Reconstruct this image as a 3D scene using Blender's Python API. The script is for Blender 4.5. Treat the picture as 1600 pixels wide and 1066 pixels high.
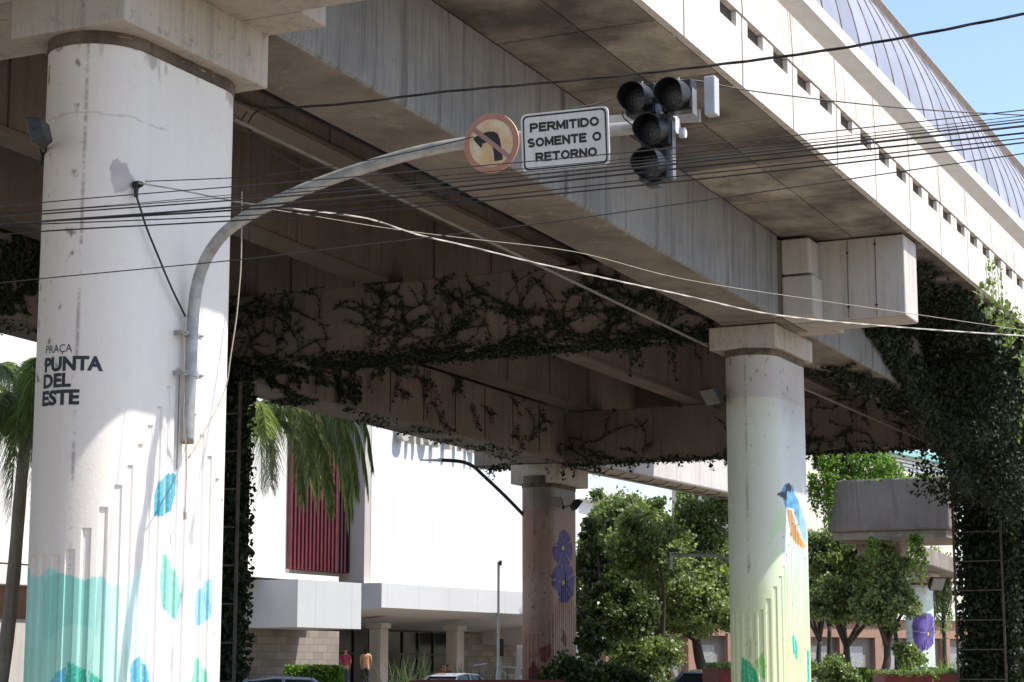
import bpy, bmesh, math, random
from mathutils import Vector, Matrix, noise
R = math.radians
random.seed(11)
for o in list(bpy.data.objects): bpy.data.objects.remove(o)
sc = bpy.context.scene
COL = sc.collection
EYE = 1.6
FPX = 3100.0
PITCH = R(9.47)
CP, SP = math.cos(PITCH), math.sin(PITCH)
S = 23.0
DS, DC = 0.4305, 0.9026

# ---------------------------------------------------------------- survey helpers
def ray(u, v):
    x = (u - 800) / FPX; y = (533 - v) / FPX
    return Vector((x, CP - y * SP, SP + y * CP))
def atY(u, v, Y):
    d = ray(u, v); k = Y / d.y
    return Vector((d.x * k, Y, EYE + d.z * k))
def ab(p):            # world -> along / across the viaduct (metres)
    return (p[0] * DS + p[1] * DC, p[0] * DC - p[1] * DS)
def at_b(u, v, b):    # point on the plane across = b*S
    d = ray(u, v); da = ab(d); k = b * S / da[1]
    return Vector((d.x * k, d.y * k, EYE + d.z * k))
def at_a(u, v, a):
    d = ray(u, v); da = ab(d); k = a * S / da[0]
    return Vector((d.x * k, d.y * k, EYE + d.z * k))
def Hs(a):            # gentle fall of the line along the viaduct
    pts = [(-5, 0.1), (.85, 0), (1.94, -.019), (3.0, -.030), (9, -.034)]
    for (x0, y0), (x1, y1) in zip(pts, pts[1:]):
        if a <= x1: return y0 + (y1 - y0) * (a - x0) / (x1 - x0)
    return pts[-1][1]
def W(a, b, h, fall=True):
    if fall: h = h + Hs(a)
    return Vector((S * (DC * b + DS * a), S * (-DS * b + DC * a), EYE + S * h))

# ---------------------------------------------------------------- object helpers
def tag(o, label=None, cat=None, group=None, kind=None):
    if label: o['label'] = label
    if cat: o['category'] = cat
    if group: o['group'] = group
    if kind: o['kind'] = kind
    return o
def empty(name, loc, label, cat, group=None, rz=0):
    o = bpy.data.objects.new(name, None); COL.objects.link(o)
    o.location = loc; o.rotation_euler = (0, 0, rz); o.empty_display_size = .3
    return tag(o, label, cat, group)
class MB:
    def __init__(s): s.v = []; s.f = []; s.c = None; s.sm = False
    def add(s, vs, fs):
        n = len(s.v); s.v += [tuple(v) for v in vs]; s.f += [tuple(i + n for i in f) for f in fs]
        return s
    def hexa(s, p):     # 8 pts: bottom 4 ccw, top 4 ccw
        return s.add(p, [(3, 2, 1, 0), (4, 5, 6, 7), (0, 1, 5, 4), (1, 2, 6, 5), (2, 3, 7, 6), (3, 0, 4, 7)])
    def box(s, x0, x1, y0, y1, z0, z1):
        return s.hexa([(x0, y0, z0), (x1, y0, z0), (x1, y1, z0), (x0, y1, z0), (x0, y0, z1), (x1, y0, z1), (x1, y1, z1), (x0, y1, z1)])
    def bab(s, a0, a1, b0, b1, h0, h1, n=1, fall=True, ch=0):
        for i in range(n):
            c0 = a0 + (a1 - a0) * i / n; c1 = a0 + (a1 - a0) * (i + 1) / n
            s.hexa([W(c0, b0, h0, fall), W(c0, b1, h0, fall), W(c1, b1, h0, fall), W(c1, b0, h0, fall), W(c0, b0, h1, fall), W(c0, b1, h1, fall), W(c1, b1, h1, fall), W(c1, b0, h1, fall)])
        return s
    def oriented(s, c, ax, ay, az, hx, hy, hz):
        c = Vector(c); ax = Vector(ax) * hx; ay = Vector(ay) * hy; az = Vector(az) * hz
        return s.hexa([c - ax - ay - az, c + ax - ay - az, c + ax + ay - az, c - ax + ay - az, c - ax - ay + az, c + ax - ay + az, c + ax + ay + az, c - ax + ay + az])
    def tube(s, pts, r, n=8, cap=True, rs=None):
        pts = [Vector(p) for p in pts]; rings = []
        up = Vector((0, 0, 1)); prev = None
        for i, p in enumerate(pts):
            t = (pts[min(i + 1, len(pts) - 1)] - pts[max(i - 1, 0)]).normalized()
            if prev is None:
                q = t.cross(up)
                if q.length < .05: q = t.cross(Vector((1, 0, 0)))
                q.normalize()
            else:
                q = prev - t * prev.dot(t)
                if q.length < 1e-6: q = t.cross(up)
                q.normalize()
            prev = q; w = t.cross(q); rr = rs[i] if rs else r
            rings.append([p + (q * math.cos(2 * math.pi * k / n) + w * math.sin(2 * math.pi * k / n)) * rr for k in range(n)])
        b = len(s.v); s.v += [tuple(v) for rg in rings for v in rg]
        for i in range(len(pts) - 1):
            for k in range(n):
                s.f.append((b + i * n + k, b + i * n + (k + 1) % n, b + (i + 1) * n + (k + 1) % n, b + (i + 1) * n + k))
        if cap:
            s.f.append(tuple(b + k for k in range(n))[::-1]); s.f.append(tuple(b + (len(pts) - 1) * n + k for k in range(n)))
        return s
    def disc(s, c, ax, ay, az, prof, n=24):   # lathe about az; prof = [(r,z)...]
        c = Vector(c); ax = Vector(ax); ay = Vector(ay); az = Vector(az); b = len(s.v)
        for r, z in prof:
            for k in range(n):
                t = 2 * math.pi * k / n
                s.v.append(tuple(c + ax * r * math.cos(t) + ay * r * math.sin(t) + az * z))
        for i in range(len(prof) - 1):
            for k in range(n):
                s.f.append((b + i * n + k, b + i * n + (k + 1) % n, b + (i + 1) * n + (k + 1) % n, b + (i + 1) * n + k))
        s.f.append(tuple(b + k for k in range(n))[::-1]); s.f.append(tuple(b + (len(prof) - 1) * n + k for k in range(n)))
        return s
    def build(s, name, m, parent=None, smooth=False, bevel=0, colors=None):
        me = bpy.data.meshes.new(name)
        off = parent_off(parent)
        me.from_pydata([(v[0] - off[0], v[1] - off[1], v[2] - off[2]) for v in s.v], [], s.f)
        me.materials.append(m); me.update()
        if colors is not None:
            at = me.color_attributes.new('Col', 'FLOAT_COLOR', 'POINT')
            buf = []
            for c in colors: buf += [c[0], c[1], c[2], 1.0]
            at.data.foreach_set('color', buf)
        if smooth:
            me.shade_smooth()
        o = bpy.data.objects.new(name, me); COL.objects.link(o)
        if parent: o.parent = parent
        if bevel:
            md = o.modifiers.new('bevel', 'BEVEL'); md.width = bevel; md.segments = 2; md.limit_method = 'ANGLE'; md.angle_limit = R(40)
        return o
def parent_off(p):
    v = Vector((0, 0, 0))
    while p is not None:
        v = v + p.location; p = p.parent
    return v

# ---------------------------------------------------------------- materials
def new_mat(name):
    m = bpy.data.materials.new(name); m.use_nodes = True
    nt = m.node_tree; nt.nodes.clear()
    out = nt.nodes.new('ShaderNodeOutputMaterial'); bs = nt.nodes.new('ShaderNodeBsdfPrincipled')
    nt.links.new(bs.outputs[0], out.inputs[0])
    return m, nt, bs, out
def coord(nt, scale=(1, 1, 1), rot=0, src='Position'):
    g = nt.nodes.new('ShaderNodeNewGeometry'); mp = nt.nodes.new('ShaderNodeMapping')
    mp.inputs['Scale'].default_value = scale; mp.inputs['Rotation'].default_value = (0, 0, rot)
    nt.links.new(g.outputs['Position'], mp.inputs['Vector'])
    return mp.outputs[0]
def nz(nt, vec, scale, det=6, rough=.55, lo=.35, hi=.65):
    n = nt.nodes.new('ShaderNodeTexNoise'); n.inputs['Scale'].default_value = scale; n.inputs['Detail'].default_value = det; n.inputs['Roughness'].default_value = rough
    nt.links.new(vec, n.inputs['Vector'])
    mr = nt.nodes.new('ShaderNodeMapRange'); mr.inputs[1].default_value = lo; mr.inputs[2].default_value = hi
    nt.links.new(n.outputs[0], mr.inputs[0]); return mr.outputs[0]
def mixc(nt, fac, c1, c2, mode='MIX', f=1.0):
    mx = nt.nodes.new('ShaderNodeMix'); mx.data_type = 'RGBA'; mx.blend_type = mode
    if f != 1.0:
        mm = nt.nodes.new('ShaderNodeMath'); mm.operation = 'MULTIPLY'; mm.inputs[1].default_value = f
        nt.links.new(fac, mm.inputs[0]); fac = mm.outputs[0]
    if isinstance(fac, (int, float)): mx.inputs[0].default_value = fac
    else: nt.links.new(fac, mx.inputs[0])
    for i, c in ((6, c1), (7, c2)):
        if isinstance(c, tuple): mx.inputs[i].default_value = (*c, 1)
        else: nt.links.new(c, mx.inputs[i])
    return mx.outputs[2]
def bump(nt, bs, h, st, dist=.02):
    b = nt.nodes.new('ShaderNodeBump'); b.inputs['Strength'].default_value = st; b.inputs['Distance'].default_value = dist
    nt.links.new(h, b.inputs['Height']); nt.links.new(b.outputs[0], bs.inputs['Normal'])
def concrete(name, c1, c2, c3, streak=.5, blot=.6, speck=.25, rough=.9, bs_=.35, sc1=.5, streak_sc=5.0, vcol=False, white=0):
    m, nt, bs, out = new_mat(name)
    v = coord(nt); vs = coord(nt, (1, 1, .045)); 
    col = mixc(nt, nz(nt, v, sc1, 8, .6, .38, .62), c1, c2, f=blot)
    col = mixc(nt, nz(nt, vs, streak_sc, 5, .6, .52, .72), col, c3, f=streak)
    col = mixc(nt, nz(nt, vs, streak_sc * 4.3, 3, .6, .45, .75), col, c3, f=streak * .5)
    col = mixc(nt, nz(nt, v, 5, 8, .7, .55, .75), col, c3, f=speck)
    if white: col = mixc(nt, nz(nt, v, 1.3, 8, .75, .57, .68), col, (.50, .45, .37), f=white)
    if vcol:
        at = nt.nodes.new('ShaderNodeVertexColor'); at.layer_name = 'Col'
        col = mixc(nt, 1.0, col, at.outputs[0], 'MULTIPLY')
    nt.links.new(col, bs.inputs['Base Color']); bs.inputs['Roughness'].default_value = rough
    bump(nt, bs, nz(nt, v, 22, 6, .7, 0, 1), bs_)
    return m
def plain(name, c, rough=.6, metal=0, var=.25, sc=3.0, c2=None, bmp=.1, bsc=30):
    m, nt, bs, out = new_mat(name)
    v = coord(nt)
    c2 = c2 or tuple(x * (1 - var * 1.6) for x in c)
    col = mixc(nt, nz(nt, v, sc, 6, .6, .4, .7), c, c2, f=.9)
    nt.links.new(col, bs.inputs['Base Color']); bs.inputs['Roughness'].default_value = rough; bs.inputs['Metallic'].default_value = metal
    if bmp: bump(nt, bs, nz(nt, v, bsc, 5, .6, 0, 1), bmp)
    return m
def leafmat(name, dark, light, trans=.3, gloss=.35):
    m, nt, bs, out = new_mat(name)
    at = nt.nodes.new('ShaderNodeVertexColor'); at.layer_name = 'Col'
    sp = nt.nodes.new('ShaderNodeSeparateColor'); nt.links.new(at.outputs[0], sp.inputs[0])
    col = mixc(nt, sp.outputs[0], dark, light)
    nt.links.new(col, bs.inputs['Base Color']); bs.inputs['Roughness'].default_value = gloss
    bs.inputs['Specular IOR Level'].default_value = .45
    tr = nt.nodes.new('ShaderNodeBsdfTranslucent'); ms = nt.nodes.new('ShaderNodeMixShader'); ms.inputs[0].default_value = trans
    c3 = mixc(nt, 1.0, col, (1.5, 1.7, .6), 'MULTIPLY')
    nt.links.new(c3, tr.inputs[0]); nt.links.new(bs.outputs[0], ms.inputs[1]); nt.links.new(tr.outputs[0], ms.inputs[2])
    nt.links.new(ms.outputs[0], out.inputs[0])
    return m
M = {}
M['conc'] = concrete('concrete_girder', (.265, .258, .252), (.18, .176, .174), (.055, .052, .05), streak=.85, blot=.7)
M['soff'] = concrete('concrete_soffit', (.275, .24, .20), (.155, .132, .108), (.075, .062, .05), streak=.15, blot=.95, speck=.5, sc1=.6, white=.6)
M['slab'] = concrete('concrete_slab', (.45, .395, .33), (.13, .112, .095), (.06, .05, .04), streak=.1, blot=1.0, speck=.6, sc1=.6, vcol=True, white=.45)
M['cap'] = concrete('concrete_capital', (.50, .445, .39), (.38, .335, .29), (.10, .08, .065), streak=.35, blot=.7, speck=.75)
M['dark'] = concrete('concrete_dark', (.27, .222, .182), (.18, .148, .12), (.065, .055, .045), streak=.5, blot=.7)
M['collar'] = concrete('concrete_collar', (.17, .13, .095), (.075, .056, .042), (.03, .024, .02), streak=.5, blot=1.0, speck=.8, bs_=1.0, sc1=2.2)
M['fascia'] = concrete('fascia_panel', (.70, .655, .60), (.60, .56, .51), (.26, .20, .15), streak=.45, blot=.6, speck=.25)
M['fascia2'] = concrete('fascia_rail', (.70, .65, .59), (.57, .52, .46), (.20, .145, .10), streak=.8, blot=.7, speck=.3, streak_sc=8)
M['shaft'] = concrete('painted_shaft', (1, 1, 1), (.93, .91, .90), (.62, .56, .50), streak=.12, blot=.5, speck=.22, rough=.7, vcol=True, bs_=.2)
M['gutter'] = plain('gutter_paint', (.86, .88, .90), .5, 0, .06)
m_, nt_, bs_n, _o = new_mat('zinc_cladding'); at_ = nt_.nodes.new('ShaderNodeVertexColor'); at_.layer_name = 'Col'
nt_.links.new(mixc(nt_, 1.0, mixc(nt_, nz(nt_, coord(nt_, (1, 1, .4)), .9, 6), (.42, .42, .47), (.34, .34, .38)), at_.outputs[0], 'MULTIPLY'), bs_n.inputs['Base Color'])
bs_n.inputs['Roughness'].default_value = .42; bs_n.inputs['Metallic'].default_value = .35; M['clad'] = m_
M['clad2'] = plain('roof_underside', (.27, .28, .35), .45, .35, .1, .4)
M['seam'] = plain('seam_metal', (.22, .19, .175), .6, .1, .2)
M['trim'] = plain('roof_trim_brown', (.12, .085, .06), .7, 0, .3)
M['ridge'] = plain('roof_ridge', (.68, .60, .48), .7, 0, .2)
M['galv'] = plain('galvanised_steel', (.42, .42, .41), .5, .55, .25, 6)
M['steel_dark'] = plain('dark_steel', (.035, .033, .032), .55, .2, .3)
M['cable'] = plain('cable_black', (.018, .016, .016), .6, 0, .2)
M['cable_light'] = plain('cable_bright', (.40, .37, .34), .5, .2, .2)
M['cable_tan'] = plain('cable_tan', (.42, .35, .27), .6, 0, .2)
M['sigblack'] = plain('signal_housing', (.009, .009, .011), .45, 0, .3)
M['visor'] = plain('visor_inner', (.008, .008, .009), .5, 0, .4, 12)
M['lightgrey'] = plain('light_grey_paint', (.62, .63, .64), .5, 0, .12)
M['wire'] = M['cable']
# ---------------------------------------------------------------- leaves
def leaves(mb, cols, pts, size, rng, hang=.5, nrm=None, jit=.35, aspect=1.0):
    for p in pts:
        s = size * rng.uniform(.6, 1.35)
        d = Vector((rng.gauss(0, 1), rng.gauss(0, 1), rng.gauss(0, 1)))
        if nrm is not None: d = Vector(nrm) * 1.1 + d * jit * 2
        d.normalize()
        t = Vector((rng.gauss(0, .6), rng.gauss(0, .6), -hang * 1.6 + rng.gauss(0, .5)))
        t = t - d * t.dot(d)
        if t.length < 1e-3: t = d.orthogonal()
        t.normalize(); w = d.cross(t) * s * .42 * aspect
        n = len(mb.v); p = Vector(p)
        a = p - t * s * .5; b = p + t * s * .5; f = d * s * .12
        mb.v += [tuple(a), tuple(p - t * s * .08 + w + f), tuple(b), tuple(p - t * s * .08 - w + f)]
        mb.f += [(n, n + 1, n + 2), (n, n + 2, n + 3)]
        c = min(1, max(0, rng.gauss(.45, .25)))
        cols += [(c, c, c)] * 4
def vine_walk(rng, start, direction, steps, step, bend, lim):
    p = list(start); ang = direction; out = [tuple(p)]
    for i in range(steps):
        ang += rng.gauss(0, bend)
        p[0] += math.cos(ang) * step; p[1] += math.sin(ang) * step
        if not (lim[0] <= p[0] <= lim[1] and lim[2] <= p[1] <= lim[3]): break
        out.append(tuple(p))
    return out
def ivy_on_plane(org, ux, uy, nrm, seeds, rng, lim, leaf=.11, dens=9, step=.09, bend=.22, spread=.05, off=.05, stem=.013):
    """seeds: (x,y,dir,steps,branches)"""
    mb = MB(); cols = []; st = MB()
    org = Vector(org); ux = Vector(ux); uy = Vector(uy); nrm = Vector(nrm)
    paths = []
    for (x, y, dr, n, br) in seeds:
        w = vine_walk(rng, (x, y), dr, n, step, bend, lim); paths.append(w)
        for k in range(br):
            if len(w) < 4: break
            q = w[rng.randrange(len(w))]
            w2 = vine_walk(rng, q, dr + rng.choice((-1, 1)) * rng.uniform(.4, 1.2), int(n * rng.uniform(.2, .6)), step, bend * 1.3, lim)
            paths.append(w2)
    pts = []
    for w in paths:
        if len(w) < 2: continue
        st.tube([org + ux * q[0] + uy * q[1] + nrm * off * .4 for q in w[::3]] + [org + ux * w[-1][0] + uy * w[-1][1] + nrm * off * .4], stem, 4, False)
        dd = dens * rng.uniform(.55, 1.3)
        for q in w:
            for _ in range(int(dd * step * 10 * rng.random() + .5)):
                pts.append(org + ux * (q[0] + rng.gauss(0, spread)) + uy * (q[1] + rng.gauss(0, spread)) + nrm * (off + abs(rng.gauss(0, off))))
    leaves(mb, cols, pts, leaf, rng, .5, nrm)
    return mb, cols, st
def clump_points(rng, c, rad, n, shell=.55):
    out = []
    for _ in range(n):
        d = Vector((rng.gauss(0, 1), rng.gauss(0, 1), rng.gauss(0, 1))).normalized() * (shell + (1 - shell) * rng.random() ** .6)
        out.append(Vector((c[0] + d.x * rad[0], c[1] + d.y * rad[1], c[2] + d.z * rad[2])))
    return out
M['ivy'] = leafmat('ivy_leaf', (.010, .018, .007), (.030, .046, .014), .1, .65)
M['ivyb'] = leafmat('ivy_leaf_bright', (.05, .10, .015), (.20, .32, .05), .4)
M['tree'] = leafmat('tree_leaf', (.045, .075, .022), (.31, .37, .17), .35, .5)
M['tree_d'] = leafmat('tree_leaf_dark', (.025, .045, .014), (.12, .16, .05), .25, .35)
M['shrub'] = leafmat('shrub_leaf', (.07, .11, .03), (.26, .32, .14), .3)
M['hedge'] = leafmat('hedge_leaf', (.06, .13, .015), (.18, .32, .04), .3)
M['palm'] = leafmat('palm_leaflet', (.06, .10, .035), (.40, .45, .28), .42, .35)
M['bark'] = concrete('bark', (.30, .24, .18), (.18, .14, .10), (.04, .03, .022), .5, .8, .5)
M['bark_d'] = concrete('bark_dark', (.06, .048, .036), (.04, .03, .022), (.03, .022, .016), .5, .8, .5)

# ---------------------------------------------------------------- viaduct
viaduct = empty('elevated_viaduct', W(1.9, -.64, -.0696, False), 'long weathered concrete elevated railway viaduct with box girders and white parapet overhead', 'viaduct')
def vpart(name, mb, m, label=None, bevel=0, colors=None):
    o = mb.build(name, m, viaduct, bevel=bevel, colors=colors)
    if label: o['label'] = label
    return o
GB, GT = .372, .457       # girder bottom / deck underside
# near box girder, one per span
NW0, NW1 = -.6755, -.608
spans1 = [(-.35, .80), (.955, 1.902), (2.014, 2.985), (3.10, 4.1)]
def girder(a0, a1, b0, b1, h0, h1, n, mweb, msoff, fall=True, r=.004):
    web = MB(); so = MB()
    nr = 3
    prof = [(b1, h1)]
    for k in range(nr + 1):
        t = math.pi / 2 * k / nr
        prof.append((b1 - r + r * math.cos(t), h0 + r - r * math.sin(t)))
    for k in range(nr + 1):
        t = math.pi / 2 * k / nr
        prof.append((b0 + r - r * math.sin(t), h0 + r - r * math.cos(t)))
    prof.append((b0, h1))
    for i in range(n):
        c0 = a0 + (a1 - a0) * i / n; c1 = a0 + (a1 - a0) * (i + 1) / n
        for k in range(len(prof) - 1):
            (p0, q0), (p1, q1) = prof[k], prof[k + 1]
            dst = so if nr <= k <= nr + 1 else web
            dst.add([W(c0, p0, q0, fall), W(c1, p0, q0, fall), W(c1, p1, q1, fall), W(c0, p1, q1, fall)], [(0, 3, 2, 1)])
        if i in (0, n - 1):
            cc = c0 if i == 0 else c1
            web.add([W(cc, p, q, fall) for p, q in prof], [tuple(range(len(prof)))])
    return web, so
for i, (a0, a1) in enumerate(spans1):
    w, s_ = girder(a0, a1, NW0, NW1, GB, GT, 8, None, None)
    g = vpart('box_girder', w, M['conc'])
    s_.build('girder_soffit', M['soff'], g)
# joints lines cut in web : thin recessed dark strips are real casting joints
jm = plain('joint_shadow_gap', (.05, .045, .04), .95, 0, .2)
# I girders of the middle deck, bearing on top of the crossbeams
M['dsoff'] = concrete('inner_soffit', (.25, .205, .16), (.18, .145, .115), (.09, .07, .06), streak=.15, blot=.8, speck=.4, white=.2)
for bb in (-.876, -1.10, -1.30):
    g = vpart('inner_girder', MB().bab(-.35, 3.2, bb - .010, bb + .014, GT + .0045, .553, 16), M['dark'])
    MB().bab(-.35, 3.2, bb - .016, bb + .0165, GT - .0, GT + .0044, 16).build('girder_flange', M['dsoff'], g)
    c = .2
    while c < 3.1:
        MB().bab(c - .0012, c + .0012, bb + .0142, bb + .0164, GT + .0046, .5525).build('web_stiffener', M['dark'], g); c += .155
MB_ = MB().bab(-.35, 3.2, -.8445, -.8415, GT + .009, GT + .0135, 16)
vpart('cable_tray', MB_, plain('cable_tray_steel', (.09, .085, .08), .6, .3, .3))
# far line box girder
for (a0, a1) in ((-.35, .84), (.93, 1.935), (1.995, 2.985)):
    w, s_ = girder(a0, a1, -1.40, -1.328, GB, GT, 8, None, None)
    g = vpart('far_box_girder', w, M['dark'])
    s_.build('girder_soffit', M['soff'], g)
    n = 10
    for k in range(1, n):
        c = a0 + (a1 - a0) * k / n
        MB().bab(c - .0008, c + .0008, -1.3278, -1.3272, GB + .006, GT - .002).build('web_joint', jm, g)
# deck slabs: outer cantilever, tiles with open joints
rng = random.Random(5)
def slab_strip(b0, b1, a0, a1, pitch, h, th, name, m, dk=.5):
    mb = MB(); cols = []
    a = a0
    while a < a1:
        e = min(a + pitch, a1)
        g = .0007
        t = rng.uniform(.62, 1.1)
        if rng.random() < .22: t *= .6
        mb.bab(a + g, e - g, b0 + g, b1 - g, h, h + th)
        cols += [(t, t, t)] * 8
        a = e
    return vpart(name, mb, m, colors=cols)
slab_strip(-.6079, -.540, -.3, 3.3, .1290, GT + .0003, .009, 'deck_slab', M['slab'])
slab_strip(-.540, -.4835, -.3, 3.3, .1290, GT + .0003, .009, 'deck_slab', M['slab'])
vpart('deck_core', MB().bab(-.35, 3.35, -.72, -.4835, GT + .0098, GT + .03, 12), M['dark'])
vpart('far_light_stop', MB().bab(-.35, 3.2, -1.42, -1.415, GT - .002, .553, 12), M['dark'])  # added wall, closes the slit of light past the far girder
vpart('end_light_stop', MB().bab(3.2005, 3.21, -1.42, -.7205, GT + .001, .553), M['dark'])  # added wall, closes the gap of light above the third crossbeam
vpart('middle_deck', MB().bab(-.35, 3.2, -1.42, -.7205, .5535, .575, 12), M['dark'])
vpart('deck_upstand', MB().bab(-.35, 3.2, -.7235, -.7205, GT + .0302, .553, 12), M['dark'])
# fascia panels : each with two drainage slots under the rail
PB = -.477
a = -.0035 - .129 * 2; i = 0
while a < 3.28:
    e = a + .129; g = .0013
    mb = MB().bab(a + g, e - g, PB - .006, PB, GT, .5008)
    segs = [(g, .0135), (.0515, .078), (.116, .129 - g)]
    for s0, s1 in segs: mb.bab(a + s0, a + s1, PB - .0042, PB, .5008, .5135)
    vpart('fascia_panel', mb, M['fascia'])
    vpart('rail_panel', MB().hexa([W(a + g, PB - .008, .5145), W(a + g, PB + .0010, .5145), W(e - g, PB + .0010, .5145), W(e - g, PB - .008, .5145), W(a + g, PB - .008, .558), W(a + g, PB - .001, .558), W(e - g, PB - .001, .558), W(e - g, PB - .008, .558)]), M['fascia2'])
    a = e
vpart('deck_edge_wall', MB().bab(-.3, 3.28, -.502, -.497, GT + .0302, .556, 12), M['dark'])
vpart('slot_back', MB().bab(-.3, 3.28, PB - .0125, PB - .0044, .490, .5142, 12), plain('slot_shade', (.075, .06, .05), .95, 0, .3))  # dark tone puts the shade inside the slots into the colour

# crossbeams
def crossbeam(a0, a1, b0, b1, h0, h1, m, ms, tab=None):
    mb = MB().bab(a0, a1, b0, b1, h0 + .0006, h1)
    o = vpart('crossbeam', mb, m, bevel=.03)
    sb = MB().bab(a0 + .0016, a1 - .0016, b0 + .001, b1 - .0016, h0, h0 + .0004)
    sb.build('beam_underside', ms, o)
    return o
M['beam'] = concrete('concrete_crossbeam', (.54, .50, .46), (.43, .395, .36), (.14, .12, .10), streak=.3, blot=.6, speck=.3)
crossbeam(.845, .926, -1.50, -.487, GB, GT - .001, M['beam'], M['cap'])
crossbeam(1.94, 1.991, -.604, -.487, GB, GT - .001, M['beam'], M['cap'])
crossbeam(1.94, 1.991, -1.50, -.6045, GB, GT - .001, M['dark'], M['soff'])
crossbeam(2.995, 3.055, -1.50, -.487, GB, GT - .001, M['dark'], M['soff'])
# casting joints with tie holes on the near face of the pier crossbeam
M['joint_soft'] = plain('board_joint', (.16, .14, .12), .95, 0, .3)
for b in (-.5455, -.5165):
    vpart('casting_joint', MB().bab(1.9393, 1.9399, b - .0003, b + .0003, GB + .002, GT - .003), M['joint_soft'])
for b, h in ((-.5455, .385), (-.5165, .385), (-.5165, .448), (-.5455, .441)):
    vpart('tie_hole', MB().bab(1.9390, 1.9392, b - .0012, b + .0012, h - .001, h + .0012), jm)
# diaphragm blocks beside the girder ends
def blocks(a0, a1, cap1):
    vpart('end_block', MB().bab(a0, a1, -.606, -.5755, GB + .0455, GT - .003), M['beam'], bevel=.05)
    vpart('end_block', MB().bab(a0, a1, -.606, -.572, GB + .0004, GB + .0435), M['beam'], bevel=.05)
    vpart('end_block', MB().bab(a0 + .001, a1, -.675, -.6065, GB + .0004, GT - .003), M['dark'])
blocks(.812, .8445, 0); blocks(1.907, 1.9392, 0)
vpart('bearing_tab', MB().bab(.9265, .9545, -.6745, -.575, GB, GT - .004), M['cap'], bevel=.02)
vpart('bearing_tab', MB().bab(1.9915, 2.0135, -.6745, -.572, GB, GT - .004), M['cap'], bevel=.02)
# free end of the third pier crossbeam, past the far columns, pale in skylight
# ---------------------------------------------------------------- beyond the third pier: open girder, high pier beam
def gird_pts(p, q, width, h0, h1, m, ms, name='curved_girder'):
    p = Vector(p); q = Vector(q); d = (q - p); d.z = 0; d.normalize(); r = Vector((d.y, -d.x, 0))
    mb = MB(); l0, l1 = p - r * width, q - r * width
    up0 = Vector((0, 0, h1)); 
    mb.hexa([l0, p, q, l1, l0 + up0, p + up0, q + up0, l1 + up0])
    o = vpart(name, mb, m, bevel=.06)
    g = .03
    MB().hexa([l0 + r * g + Vector((0, 0, -.012)), p - r * g + Vector((0, 0, -.012)), q - r * g + Vector((0, 0, -.012)), l1 + r * g + Vector((0, 0, -.012)), l0 + r * g, p - r * g, q - r * g, l1 + r * g]).build('girder_soffit', ms, o)
    return o
M['whiteg'] = concrete('whitewashed_girder', (.60, .58, .56), (.50, .48, .46), (.22, .20, .18), streak=.4, blot=.5, speck=.4)
# white girder leaving the far column to the right
hz = W(3.06, -1.31, GB).z
gs = W(3.062, -1.30, GB); ge = W(4.02, -1.262, GB + .003)
gird_pts(gs, ge, 1.7, 0, 2.1, M['whiteg'], M['cap'])
cb4a, cb4b = 4.456, 4.56
q0 = at_a(1293, 832, cb4a); q1 = at_a(1484, 832, cb4a); qt = at_a(1390, 747, cb4a)
b40 = ab(q0)[1] / S; b41 = ab(q1)[1] / S; h40 = (q0.z - EYE) / S; h41 = (qt.z - EYE) / S
mb = MB().bab(cb4a, cb4b, b40, b41, h40, h41, 1, False)
hb = vpart('high_pier_beam', mb, concrete('pier_beam', (.205, .18, .155), (.13, .112, .095), (.08, .07, .065), streak=.6), bevel=.12)
MB().bab(cb4a + .01, cb4b + .2, b40 + .01, b41 - .01, h40 - .018, h40 - .001, 1, False).build('beam_ledge', M['soff'], hb)
gird_pts(W(4.66, -1.20, 0, False) * 1 + Vector((0, 0, (h40 - .045) * S)), W(5.9, -1.315, 0, False) + Vector((0, 0, (h40 - .045) * S)), 2.4, 0, 1.0, M['soff'], M['soff'], 'low_girder')
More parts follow.
